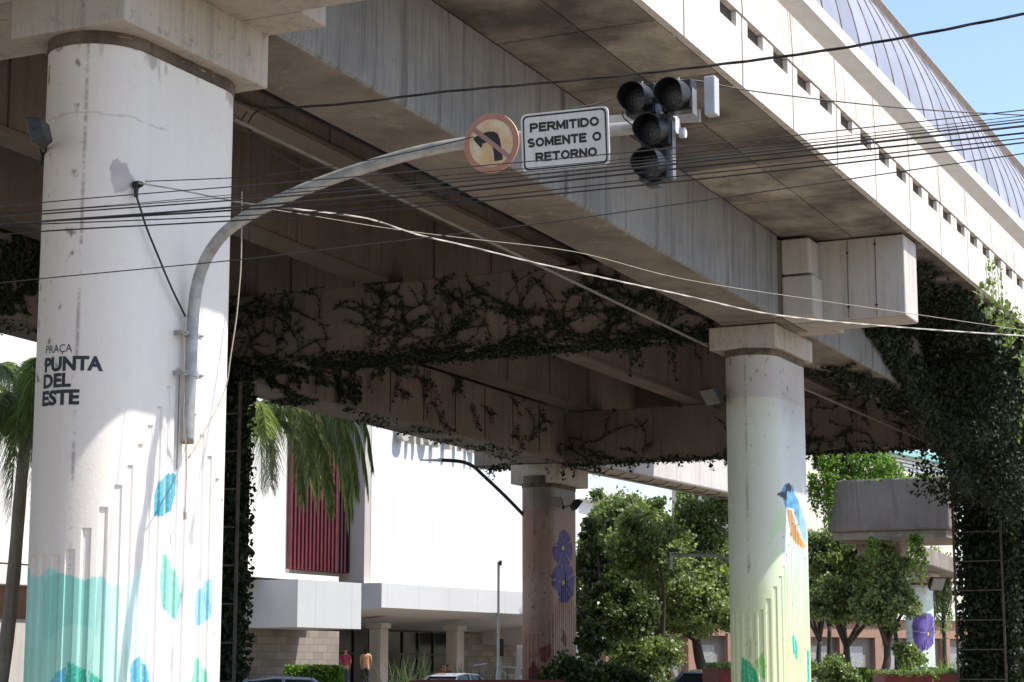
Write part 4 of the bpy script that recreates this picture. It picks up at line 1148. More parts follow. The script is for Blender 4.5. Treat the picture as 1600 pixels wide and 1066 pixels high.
# ---------------------------------------------------------------- shopping centre
DM = Vector((.515, .857, 0)); NM = Vector((.857, -.515, 0))
P0 = atY(596, 950, 84); P0.z = 0
def tM(u, d):
    k = (u - 800) / 3143.0
    return (k * (P0.y - .515 * d) - P0.x - .857 * d) / (.515 - .857 * k)
def MP(t, d, z): return Vector((P0.x + DM.x * t + NM.x * d, P0.y + DM.y * t + NM.y * d, z))
def zM(u, v, d):
    p = MP(tM(u, d), d, 0); return EYE + ray(u, v).z / ray(u, v).y * p.y
def mbox(mb, t0, t1, d0, d1, z0, z1):
    return mb.hexa([MP(t0, d0, z0), MP(t0, d1, z0), MP(t1, d1, z0), MP(t1, d0, z0), MP(t0, d0, z1), MP(t0, d1, z1), MP(t1, d1, z1), MP(t1, d0, z1)])
mall = empty('shopping_centre', MP(0, -3, 0), 'large white shopping centre with maroon ribbed panel and grey entrance canopy', 'building')
def panelmat(name, c, c2, pitch, ang=None):
    m, nt, bs, out = new_mat(name)
    g = nt.nodes.new('ShaderNodeNewGeometry'); dot = nt.nodes.new('ShaderNodeVectorMath'); dot.operation = 'DOT_PRODUCT'; dot.inputs[1].default_value = tuple(DM)
    nt.links.new(g.outputs['Position'], dot.inputs[0])
    mo = nt.nodes.new('ShaderNodeMath'); mo.operation = 'PINGPONG'; mo.inputs[1].default_value = pitch / 2; nt.links.new(dot.outputs['Value'], mo.inputs[0])
    lt = nt.nodes.new('ShaderNodeMath'); lt.operation = 'LESS_THAN'; lt.inputs[1].default_value = .014; nt.links.new(mo.outputs[0], lt.inputs[0])
    v = coord(nt); vs = coord(nt, (1, 1, .05))
    col = mixc(nt, nz(nt, v, .3, 6), c, c2, f=.8)
    col = mixc(nt, nz(nt, vs, 3, 5, .6, .5, .75), col, tuple(x * .7 for x in c2), f=.12)
    col = mixc(nt, lt.outputs[0], col, tuple(x * .55 for x in c2), f=.6)
    nt.links.new(col, bs.inputs['Base Color']); bs.inputs['Roughness'].default_value = .6
    return m
M['mwhite'] = panelmat('mall_white', (.68, .685, .70), (.64, .645, .66), 3.1)
M['mpanel'] = panelmat('canopy_panel', (.60, .62, .65), (.54, .56, .59), 2.4)
M['mwhite2'] = panelmat('mall_white_side', (.76, .75, .73), (.70, .69, .66), 4.2)
M['maroon'] = plain('maroon_sheet', (.115, .02, .028), .5, 0, .2)
M['mgrey'] = concrete('mall_render', (.50, .47, .44), (.42, .40, .37), (.25, .23, .2), .3, .5, .2)
M['terra'] = concrete('terracotta', (.36, .215, .155), (.29, .17, .125), (.26, .14, .09), .3, .6, .3)
def stonemat():
    m, nt, bs, out = new_mat('stone_tiles')
    g = nt.nodes.new('ShaderNodeNewGeometry'); cx = nt.nodes.new('ShaderNodeVectorMath'); cx.operation = 'DOT_PRODUCT'; cx.inputs[1].default_value = tuple(DM)
    nt.links.new(g.outputs['Position'], cx.inputs[0]); sx = nt.nodes.new('ShaderNodeSeparateXYZ'); nt.links.new(g.outputs['Position'], sx.inputs[0])
    cb = nt.nodes.new('ShaderNodeCombineXYZ'); nt.links.new(cx.outputs['Value'], cb.inputs[0]); nt.links.new(sx.outputs[2], cb.inputs[1])
    br = nt.nodes.new('ShaderNodeTexBrick'); nt.links.new(cb.outputs[0], br.inputs['Vector'])
    br.inputs['Scale'].default_value = 1.0; br.inputs['Brick Width'].default_value = .62; br.inputs['Row Height'].default_value = .30; br.inputs['Mortar Size'].default_value = .012
    br.inputs['Color1'].default_value = (.31, .275, .24, 1); br.inputs['Color2'].default_value = (.19, .168, .148, 1); br.inputs['Mortar'].default_value = (.12, .10, .09, 1)
    v = coord(nt); col = mixc(nt, nz(nt, v, .7, 5), br.outputs[0], (.20, .17, .15), f=.5)
    nt.links.new(col, bs.inputs['Base Color']); bs.inputs['Roughness'].default_value = .8
    return m
M['stone'] = stonemat()
m, nt, bs, out = new_mat('dark_glass'); bs.inputs['Base Color'].default_value = (.012, .014, .015, 1); bs.inputs['Roughness'].default_value = .12; bs.inputs['Specular IOR Level'].default_value = .15; M['glass'] = m
def mp_(name, args, mat, parent=None, bevel=0): 
    mb = MB(); mbox(mb, *args); return mb.build(name, M[mat], parent or mall, bevel=bevel)
dW = -.9
tw0 = tM(577, dW); zc1 = zM(600, 911, 0); zc0 = EYE + (1050 - 950) / 3143 * 84
tEnd = tM(905, dW)
mp_('white_wall', (tw0, tEnd, dW - 9, dW, zc1 - .1, 17), 'mwhite')
mp_('wing_wall', (tEnd + .01, tM(1010, dW - 1.2), dW - 12, dW - 1.2, 3, zM(920, 782, dW - 1.2)), 'mwhite2')
mp_('wing_parapet', (tEnd + .01, tM(1010, dW - .8), dW - 12, dW - .8, zM(920, 782, dW - 1) + .01, zM(920, 760, dW - 1)), 'mwhite')
mp_('white_cornice', (tw0 - .45, tw0 - .003, dW - 9, dW - .02, zc1 - .1, 17), 'mgrey')
# canopy with sloping underside
mb = MB(); tcE = tM(980, 0)
mb.hexa([MP(0, 0, zc0), MP(tcE, 0, zc0), MP(tcE, -7, 3.55), MP(0, -7, 3.55), MP(0, 0, zc1), MP(tcE, 0, zc1), MP(tcE, -7, zc1), MP(0, -7, zc1)])
mb.build('canopy', M['mpanel'], mall)
# left canopy box
dL = 1.6
tl0, tl1 = tM(463, dL), tM(563, dL)
zl0, zl1 = zM(463, 980, dL), zM(463, 905, dL)
mp_('left_canopy', (tl0, tl1, -3.4, dL, zl0, zl1), 'mpanel')
# wall plane behind
dB = -1.75
mp_('lit_wall', (tM(-260, dB), tM(449, dB), dB - 5, dB, zM(400, 904, dB), 17), 'mwhite2')
mp_('rear_wall', (tM(449, dB) + .005, tw0 - .46, dB - 5, dB - .3, zl1 + .02, 17), 'mgrey')
# maroon ribbed panel
t0, t1 = tM(450, dB + .2), tM(527, dB + .2)
z0 = zM(500, 893, dB)
mb = MB(); mbox(mb, t0, t1, dB - .29, dB + .1, z0, 17)
k = t0
while k < t1: mbox(mb, k, k + .12, dB + .1, dB + .2, z0, 17); k += .26
mb.build('ribbed_panel', M['maroon'], mall)
mb = MB(); k = t1 + .004
mbox(mb, t1 + .004, tw0 - .47, dB - .29, dB + .02, z0, 17)
while k < tw0 - .6: mbox(mb, k, k + .12, dB + .02, dB + .1, z0, 17); k += .26
mb.build('shaded_panel', plain('maroon_shade', (.045, .012, .02), .6, 0, .2), mall)  # right end of the maroon panel, its shade put into the darker colour
mp_('white_ledge', (tM(372, dB + 1.6), tM(527, dB + 1.6), dB + .25, dB + 1.6, zM(450, 905, dB + 1.6), zM(450, 896, dB + 1.6)), 'mwhite2')
mp_('left_ledge', (tM(-260, dB + 1), tM(402, dB + 1), dB + .01, dB + 1, zM(390, 932, dB + 1), zM(390, 906, dB + 1)), 'mwhite2')
mp_('brown_band', (tM(-260, dB), tM(392, dB), dB - 4, dB - .2, zM(380, 978, dB), zM(390, 931, dB)), 'terra')
mp_('stone_wall', (tM(386, -1.4), tM(529, -1.4), -6.4, -1.4, -.1, zl0 - .01), 'stone')
mp_('side_wall', (tM(-260, dB), tM(386, dB) - .4, dB - 4, dB + .3, -.1, zM(380, 979, dB)), 'mgrey')
# entrance glazing and piers
tg0, tg1 = tM(529, -1.4) + .01, tcE
mp_('back_wall', (tg0, tg1, -8.5, -6.6, -.1, 3.54), 'stone')
gl = mp_('entrance_glazing', (tg0, tM(700, -6.4), -6.55, -6.5, 0, 3.5), 'glass')
fm = MB(); k = tg0
while k < tM(700, -6.4): mbox(fm, k, k + .08, -6.5, -6.42, 0, 3.5); k += 1.35
mbox(fm, tg0, tM(700, -6.4), -6.49, -6.43, 2.4, 2.5); fm.build('glazing_frame', M['steel_dark'], gl)
for (ua, ub) in ((594, 620), (714, 740)):
    d_ = -2.2; ta = tM(ua, d_)
    ww = .62
    o = mp_('entrance_pier', (ta, ta + ww, d_ - .62, d_, -.1, 3.5), 'mgrey', bevel=.03)
    mp_('pier_head', (ta - .08, ta + ww + .08, d_ - .7, d_ + .08, 3.5, 3.72), 'mgrey', o)
sheet('entrance_floor', [tuple(MP(t, d, 0)[:2]) for t, d in ((-30, -8.5), (40, -8.5), (40, 6), (-30, 6))], .55, M['pave'])
# letters standing off the wall
lt0, lt1 = tM(627, dW + .5), tM(722, dW + .5)
zb = zM(660, 694, dW + .5)
tpos = {}
M['letter'] = plain('letter_face', (.50, .46, .38), .4, .3, .1)
tt = empty('wall_lettering', MP(lt0, dW + .28, zb), 'raised metal letters SHOPPING high on the white mall wall, half hidden', 'lettering')
pitchL = (lt1 - lt0) / 5.0
for i, ch in enumerate('SHOPPING'):
    wl = pitchL * (.70 if ch != 'I' else .16)
    me = textmesh(ch, 1.0, .02, .12)
    xs = [v.co.x for v in me.vertices]; ys = [v.co.y for v in me.vertices]
    sx = wl / (max(xs) - min(xs)); sy = 1.75 / (max(ys) - min(ys)); x0, y0 = min(xs), min(ys)
    mb = MB(); mb.add([MP(lt0 + i * pitchL + (v.co.x - x0) * sx, dW + .28 + v.co.z, zb + (v.co.y - y0) * sy) for v in me.vertices], [tuple(p.vertices) for p in me.polygons])
    mb.build('letter', M['letter'], tt)
# ---------------------------------------------------------------- back street buildings on the right
def simple_block(name, u0, u1, Y0, Y1, v0, v1, dep, mat, label):
    p0, p1 = atY(u0, v0, Y0), atY(u1, v0, Y1); zt = atY(u0, v1, Y0).z; d = (p1 - p0); d.z = 0; L = d.length; d.normalize(); r = Vector((-d.y, d.x, 0))
    root = empty(name, Vector((p0.x, p0.y, 0)), label, 'building')
    return root, p0, d, r, L, zt
root, p0, d, r, L, zt = simple_block('arcade_building', 880, 1560, 128, 150, 1060, 962, 8, 'terra', 'low terracotta and cream building behind the street trees at the right')
def ob(mb, x0, x1, y0, y1, z0, z1, p0=None, d=None, r=None):
    f = lambda x, y, z: Vector((p0.x + d.x * x + r.x * y, p0.y + d.y * x + r.y * y, z))
    return mb.hexa([f(x0, y0, z0), f(x1, y0, z0), f(x1, y1, z0), f(x0, y1, z0), f(x0, y0, z1), f(x1, y0, z1), f(x1, y1, z1), f(x0, y1, z1)])
K = dict(p0=p0, d=d, r=r)
ob(MB(), 0, L, .5, 9, 0, 4.0, **K).build('wall', concrete('arcade_wall', (.30, .26, .225), (.22, .19, .165), (.12, .1, .09)), root)
ob(MB(), 0, L, .0, 9, 4.01, 5.3, **K).build('band', M['terra'], root)
ob(MB(), 0, L, -.3, 9, 5.31, 6.2, **K).build('parapet', M['mwhite2'], root)
k = 0
while k < L - 1:
    ob(MB(), k, k + .7, .0, .49, 0, 4.0, **K).build('pier', M['terra'], root)
    ob(MB(), k + 1.0, k + 2.6, .44, .49, .6, 3.4, **K).build('shutter', M['galv'], root)
    k += 3.4
# upper building with blue strip windows
root, p0, d, r, L, zt = simple_block('office_building', 1240, 1496, 175, 205, 1050, 700, 20, 'mgrey', 'distant pale building with blue strip windows glimpsed under the right crossbeam')
K = dict(p0=p0, d=d, r=r); zz = lambda v: EYE + (1050 - v) / 3143 * 190
M['cream'] = concrete('cream_wall', (.62, .56, .48), (.55, .50, .43), (.3, .26, .22), .5, .5, .2)
ob(MB(), 0, L, 0, 12, 0, zz(726), **K).build('wall', M['cream'], root)
ob(MB(), 0, L - 1, .8, 12, zz(726) + .01, zz(702), **K).build('strip_window', plain('blue_glass', (.10, .24, .42), .2, 0, .1), root)
mb = MB()
for q in (722, 716, 710, 704): ob(mb, 0, L - 1, .5, .78, zz(q), zz(q) + .25, **K)
mb.build('louvre', M['mwhite2'], root)
ob(MB(), L * .2, L, -.4, 14, zz(701), zz(690), **K).build('roof_slab', plain('teal_roof', (.25, .48, .45), .6, 0, .2), root)
ob(MB(), L * .45, L * .62, -.05, 0 - .01, zz(748), zz(732), **K).build('window', M['glass'], root)
root, p0, d, r, L, zt = simple_block('white_house', 1478, 1580, 165, 170, 1060, 950, 10, 'mwhite2', 'small white building glimpsed between the pansy column and the trellis')
K = dict(p0=p0, d=d, r=r)
ob(MB(), 0, L, 0, 9, 0, 6, **K).build('wall', M['mwhite2'], root); ob(MB(), -.4, L, -.4, 9, 6.01, 6.5, **K).build('roof', M['mwhite'], root)
ob(MB(), 1.5, 3.5, -.05, -.01, .5, 3.4, **K).build('window', M['glass'], root)
# ---------------------------------------------------------------- trees
def tree(base, crown, trunk_r, h_fork, label, seed, nl=14000, leaf=.24, mat='tree', bark='bark_d', lean=(0, 0), clr=None, group='street trees', name='leafy_tree', ncl=46, limbs=7):
    """crown: list of (centre, radii)"""
    rng = random.Random(seed); base = Vector(base)
    root = empty(name, base, label, 'tree', group)
    fork = base + Vector((lean[0], lean[1], h_fork))
    tp = [base, base.lerp(fork, .35) + Vector((rng.gauss(0, .12), rng.gauss(0, .1), 0)), base.lerp(fork, .7) + Vector((rng.gauss(0, .12), rng.gauss(0, .1), 0)), fork]
    tk = MB(); pts_ = crom(tp, 3); n = len(pts_)
    tk.tube(pts_, .1, 10, rs=[trunk_r * (1.25 - .6 * i / n) for i in range(n)])
    cl = []
    for c, rd in crown:
        k = max(4, int(2.3 * ncl * (rd[0] * rd[2]) / sum(q[1][0] * q[1][2] for q in crown)))
        for _ in range(k):
            dv = Vector((rng.gauss(0, 1), rng.gauss(0, 1), rng.gauss(.1, 1))).normalized() * rng.uniform(.25, 1.0)
            cl.append((Vector(c) + Vector((dv.x * rd[0], dv.y * rd[1], dv.z * rd[2])), min(rd) * rng.uniform(.16, .34)))
    for i in range(limbs):
        e = cl[rng.randrange(len(cl))][0]; m = fork.lerp(e, .5) + Vector((rng.gauss(0, .3), rng.gauss(0, .3), rng.uniform(0, .5)))
        q = crom([fork, m, e], 4); tk.tube(q, .1, 6, rs=[trunk_r * .6 * (1 - .85 * j / (len(q) - 1)) + .015 for j in range(len(q))])
    tk.build('trunk', M[bark], root, smooth=True)
    mb = MB(); cols = []
    per = int(nl * 2.2) // len(cl)
    for c, r_ in cl:
        leaves(mb, cols, [c + Vector((rng.gauss(0, r_ * .68), rng.gauss(0, r_ * .68), rng.gauss(0, r_ * .5))) for _ in range(per)], leaf * .72, rng, .35)
        j0 = len(cols) - per * 4; tone = rng.gauss(0, .12)
        for j in range(j0, len(cols)): v = min(1, max(0, cols[j][0] + tone)); cols[j] = (v, v, v)
    mb.build('crown', M[mat], root, colors=cols)
    return root
def cr(u, v, Y, ru, rv, ry=None):      # crown lobe from survey angles, radii in metres
    p = atY(u, v, Y); k = Y / 3120
    return (p, (ru * k, ry or ru * k * .8, rv * k))
def gnd(u, Y, z=-.1): p = atY(u, 1050, Y); return Vector((p.x, Y, z))
tree(gnd(1105, 92), [cr(1000, 830, 92, 75, 55), cr(1085, 840, 92, 70, 60), cr(1060, 925, 90, 88, 66), cr(1120, 935, 91, 54, 62), cr(960, 800, 93, 45, 42), cr(1020, 900, 93, 60, 60), cr(1100, 790, 93, 60, 30), cr(930, 900, 94, 40, 60)], .27, 3.2, 'broad leafy tree filling the gap left of the bird column', 1, 34000, .25, lean=(-.5, 0), ncl=130)
tree(gnd(1048, 88), [cr(1000, 860, 87, 70, 60), cr(985, 930, 90, 64, 56), cr(1040, 960, 91, 50, 36)], .2, 3.0, 'leafy tree just left of the broad tree, its trunk in front of the arcade', 2, 15000, .25, lean=(-.4, 0), ncl=46)
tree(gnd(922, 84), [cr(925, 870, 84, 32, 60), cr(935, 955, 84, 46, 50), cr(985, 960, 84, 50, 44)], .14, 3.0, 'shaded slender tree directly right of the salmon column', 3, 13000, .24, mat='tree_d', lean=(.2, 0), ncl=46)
tree(gnd(1332, 112), [cr(1300, 875, 112, 60, 42), cr(1345, 895, 112, 66, 50), cr(1300, 938, 110, 56, 42), cr(1350, 945, 110, 50, 34)], .24, 3.1, 'round crowned street tree right of the bird column with a forked trunk', 4, 22000, .27, lean=(-.3, 0), ncl=80, mat='tree')
tree(gnd(1372, 106), [cr(1385, 905, 106, 46, 52), cr(1385, 945, 105, 48, 38)], .24, 3.0, 'round crowned street tree beside the farthest pansy column', 5, 15000, .27, lean=(.5, 0), ncl=50)
tree(gnd(1282, 125), [cr(1275, 880, 125, 40, 40), cr(1275, 935, 124, 40, 40)], .18, 3.6, 'thin trunked street tree close against the bird column, farther back', 6, 9000, .3, lean=(0, 0), ncl=30)
tree(gnd(1150, 118), [cr(1150, 900, 118, 50, 60)], .2, 3.4, 'street tree mostly hidden behind the bird column', 12, 6000, .3, ncl=22)
for i, (u, Y, lb) in enumerate(((1298, 130, 'slim dark trunk tree standing left in the row behind the pansy column'), (1322, 134, 'slim dark trunk tree second from the left behind the pansy column'), (1400, 128, 'slim dark trunk tree nearest the pansy column on its left'))):
    tree(gnd(u, Y), [cr(u, 925, Y, 26, 34)], .17, 4.6, lb, 60 + i, 3500, .3, ncl=12, mat='tree_d')
# weeping foliage right of the farthest column
rng = random.Random(77); mb = MB(); cols = []; pts = []
wr = empty('weeping_tree', gnd(1477, 135), 'weeping narrow leaved tree just right of the farthest pansy column', 'tree', 'street trees')
for _ in range(60):
    u = rng.uniform(1455, 1485); v0 = rng.uniform(855, 905); l = rng.uniform(30, 110); p = atY(u, v0, 135)
    for k in range(int(l / 2)): pts.append(p + Vector((rng.gauss(0, .12), rng.gauss(0, .3), -k * 2 * .043 * 1.0)))
leaves(mb, cols, pts, .34, rng, 1.5, None, aspect=.5)
mb.build('crown', M['palm'], wr, colors=cols)
MB().tube([gnd(1477, 135), atY(1474, 950, 135), atY(1470, 870, 135)], .14, 8).build('trunk', M['bark_d'], wr)
# shrubs and beds
def shrub(lobes, label, seed, n, leaf, mat, name='shrub', group='shrubs around the columns', stuff=False):
    rng = random.Random(seed); mb = MB(); cols = []; pts = []
    for c, rd in lobes:
        for q in clump_points(rng, c, rd, 22, .5):
            r_ = min(rd) * rng.uniform(.12, .32); pts += [q + Vector((rng.gauss(0, r_), rng.gauss(0, r_), rng.gauss(0, r_ * .8))) for _ in range(n // len(lobes) // 15)]
    leaves(mb, cols, [p for p in pts if p.z > -.05], leaf, rng, .3)
    o = mb.build(name, M[mat], None, colors=cols); tag(o, label, 'shrub', group); return o
shrub([cr(985, 1030, 87, 50, 40), cr(1022, 1040, 86, 42, 46), cr(968, 1000, 88, 28, 30)], 'sunlit grey green oleander shrub left of the bird column', 11, 7000, .17, 'shrub')
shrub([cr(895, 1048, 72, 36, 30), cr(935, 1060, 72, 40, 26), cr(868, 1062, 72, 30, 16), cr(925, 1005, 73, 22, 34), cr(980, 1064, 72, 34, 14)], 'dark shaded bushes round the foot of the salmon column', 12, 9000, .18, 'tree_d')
shrub([cr(1290, 1050, 88, 34, 22), cr(1320, 1058, 88, 26, 16)], 'low flowering shrub right of the foot of the bird column', 13, 3500, .15, 'shrub')
shrub([cr(1415, 1020, 108, 18, 16), cr(1425, 1032, 108, 22, 14)], 'rounded pale bush in front of the farthest column', 14, 2200, .2, 'shrub')
# spiky plants in front of the mall entrance
def spiky(c, r, n, label, seed, h=1.6, mat='palm'):
    rng = random.Random(seed); mb = MB(); cols = []
    for k in range(n):
        a = rng.uniform(0, 6.28); el = rng.uniform(.35, 1.4); l = h * rng.uniform(.7, 1.1); p = Vector(c) + Vector((rng.gauss(0, r), rng.gauss(0, r), 0))
        d = Vector((math.cos(a) * math.cos(el), math.sin(a) * math.cos(el), math.sin(el))); w = d.cross(UP).normalized() * .035; cc = rng.random()
        prev = None
        for j in range(5):
            t = j / 4; q = p + d * l * t - UP * (t * t * l * .45 * math.cos(el)); ww = w * (1 - t * .9)
            n0 = len(mb.v); mb.v += [tuple(q - ww), tuple(q + ww)]; cols += [(cc, cc, cc)] * 2
            if prev is not None: mb.f.append((prev, prev + 1, n0 + 1, n0))
            prev = n0
    o = mb.build('spiky_plant', M[mat], None, colors=cols); tag(o, label, 'plant', 'spiky plants near the entrance'); return o
spiky(gnd(640, 78, .6), .5, 170, 'long leaved spiky plant left of the white car, before the glass doors', 1, 2.0)
spiky(gnd(700, 79, .7), .6, 150, 'dark spiky plant between the white car and the second entrance pier', 2, 1.3, 'tree_d')
spiky(gnd(745, 79, .6), .8, 170, 'dark strappy plant left of the thin grey post', 3, 1.6, 'tree_d')
spiky(gnd(1470, 92, 1.2), .9, 260, 'yellow green spiky plants in the red planter at the right', 4, 1.3, 'ivyb')
# box hedges
def hedge(u0, u1, vt, Y, label, seed, n=5000, dep=1.0):
    rng = random.Random(seed); p0, p1 = atY(u0, vt, Y), atY(u1, vt, Y); mb = MB(); cols = []; pts = []
    for _ in range(n):
        x = rng.uniform(p0.x, p1.x); y = Y + rng.uniform(0, dep); z = rng.uniform(.2, p0.z); s_ = rng.random()
        if s_ < .4: z = p0.z + rng.gauss(0, .04)
        elif s_ < .75: y = Y + rng.gauss(0, .05)
        elif s_ < .85: x = rng.choice((p0.x, p1.x)) + rng.gauss(0, .04)
        pts.append(Vector((x, y, z)))
    leaves(mb, cols, pts, .13, rng, .2)
    o = mb.build('box_hedge', M['hedge'], None, colors=cols); tag(o, label, 'hedge', 'clipped hedges')
    MB().box(p0.x + .08, p1.x - .08, Y + .1, Y + dep - .1, 0, p0.z - .1).build('hedge_core', M['tree_core'], o)
M['tree_core'] = plain('hedge_core', (.02, .035, .01), .95, 0, .3)
hedge(446, 532, 1044, 76, 'bright clipped hedge before the stone wall right of the dark sedan', 1, 7000)
hedge(1324, 1358, 1046, 118, 'short clipped hedge between the tree trunks', 2, 3000)
hedge(1358, 1384, 1050, 112, 'low clipped hedge ending at the red planter', 3, 2500)
hedge(1290, 1322, 1030, 122, 'taller clipped hedge behind the leftmost trunks', 4, 2500)
# red planters
M['redp'] = plain('red_planter', (.17, .022, .014), .6, 0, .2)
M['soil'] = plain('soil', (.07, .05, .035), .95, 0, .3)
def planter(u0, u1, vt, Y, dep, label, seed, plants=True):
    p0, p1 = atY(u0, vt, Y), atY(u1, vt, Y); root = empty('planter', Vector(((p0.x + p1.x) / 2, Y, -.1)), label, 'planter', 'red planters round the columns')
    mb = MB(); x0, x1, zt = p0.x, p1.x, p0.z
    mb.box(x0, x1, Y, Y + .15, -.1, zt); mb.box(x0, x1, Y + dep - .15, Y + dep, -.1, zt); mb.box(x0, x0 + .15, Y + .15, Y + dep - .15, -.1, zt); mb.box(x1 - .15, x1, Y + .15, Y + dep - .15, -.1, zt)
    mb.build('planter_wall', M['redp'], root, bevel=.02)
    MB().box(x0 + .15, x1 - .15, Y + .15, Y + dep - .15, 0, zt - .08).build('soil', M['soil'], root)
    if plants:
        rng = random.Random(seed); m2 = MB(); cols = []; pts = []
        for _ in range(int(900 * (x1 - x0))):
            x = rng.uniform(x0, x1); pts.append(Vector((x, Y + rng.uniform(-.12, dep), zt + rng.uniform(-.12, .12) + .28 * max(0, N3(x * 1.3, 4)))))
        leaves(m2, cols, pts, .14, rng, .3); o = m2.build('trailing_plants', M['shrub'], None, colors=cols)
        tag(o, 'leafy ground cover filling ' + label, 'plants', None, 'stuff')
planter(1382, 1506, 1053, 90, 3, 'the long red planter at the right', 1)
planter(1124, 1150, 1044, 55, 5, 'the red planter at the foot of the bird column', 2)
planter(640, 880, 1063, 66, 3.5, 'the dark red planter low before the salmon column', 3, False)
# ---------------------------------------------------------------- palms
def palm(base, top, tr, nf, L, label, seed, fr_spec=None, leaflen=.55):
    rng = random.Random(seed); base, top = Vector(base), Vector(top)
    root = empty('queen_palm', base, label, 'palm')
    pts = crom([base, base.lerp(top, .4) + Vector((.08, 0, 0)), base.lerp(top, .8), top], 4)
    MB().tube(pts, tr, 12, rs=[tr * (1.1 - .35 * i / len(pts)) * (1 + .05 * (i % 2)) for i in range(len(pts))]).build('trunk', M['bark'], root, smooth=True)
    specs = fr_spec or [(rng.uniform(0, 6.28), rng.uniform(.1, 1.25), L * rng.uniform(.85, 1.1)) for _ in range(nf)]
    for (az, el, l) in specs:
        mb = MB(); cols = []; d = Vector((math.cos(az), math.sin(az), 0)); p = top.copy(); v = d * math.cos(el) + UP * math.sin(el); path = [p.copy()]; n = 34
        for k in range(n):
            v = (v + Vector((0, 0, -.03 if k < n * .26 else -.15))).normalized(); p = p + v * l / n; path.append(p.copy())
        mb.tube(path, .02, 4, False, rs=[.035 * (1 - .85 * i / n) for i in range(n + 1)]); cols += [(.6, .6, .6)] * len(mb.v)
        for i in range(3, n + 1):
            t = (path[i] - path[i - 1]).normalized(); sd = t.cross(UP)
            if sd.length < .1: sd = d.cross(UP)
            sd.normalize(); lf = leaflen * (math.sin(math.pi * min(1, (i + 4) / (n + 6))) ** .5) * 1.15
            for sg in (-1, 1):
                for rep in range(4):
                    q0 = path[i].lerp(path[i - 1], rng.random()); dr = (sd * sg * rng.uniform(.35, .9) + t * rng.uniform(.2, .7) + Vector((0, 0, rng.uniform(-.9, .1)))).normalized()
                    le = lf * rng.uniform(.75, 1.15); w = dr.cross(t).normalized() * .026; cc = min(1, max(0, rng.gauss(.45, .25)))
                    prev = None
                    for j in range(4):
                        s_ = j / 3; q = q0 + dr * le * s_ * (1 - .25 * s_) - UP * le * .62 * s_ * s_; n0 = len(mb.v); ww = w * (1 - .85 * s_)
                        mb.v += [tuple(q - ww), tuple(q + ww)]; cols += [(cc, cc, cc)] * 2
                        if prev is not None: mb.f.append((prev, prev + 1, n0 + 1, n0))
                        prev = n0
        mb.build('frond', M['palm'], root, colors=cols)
    return root
tp = atY(388, 655, 68)
palm(gnd(366, 68), tp, .17, 0, 3.6, 'queen palm with long drooping fronds right of the big white column', 5,
     [(0, .7, 6.9), (-.3, .62, 6.8), (.25, .6, 6.2), (-.1, .4, 6.4), (.02, .85, 6.0), (-.45, .3, 6.0), (.15, .3, 6.2), (-.7, .6, 5.2), (.7, .5, 5.0), (-1.2, .5, 4.6), (1.5, .4, 4.4), (-1.9, .3, 4.2), (2.2, .4, 4.4), (3.1, .5, 4.8), (-2.6, .5, 4.6), (-.12, .9, 7.2), (-.5, .85, 6.6), (.4, .85, 6.4), (2.9, 1.1, 4.8), (.1, .1, 4.6), (-.5, .1, 4.4), (-1.0, .05, 3.6), (-.2, .3, 5.2), (.05, .75, 5.4), (3.6, .2, 3.8), (-1.5, .8, 4.2)], .8)
palm(gnd(-6, 54), atY(44, 655, 54), .19, 30, 4.6, 'leaning queen palm at the left edge beside the big white column', 6, None, .7)
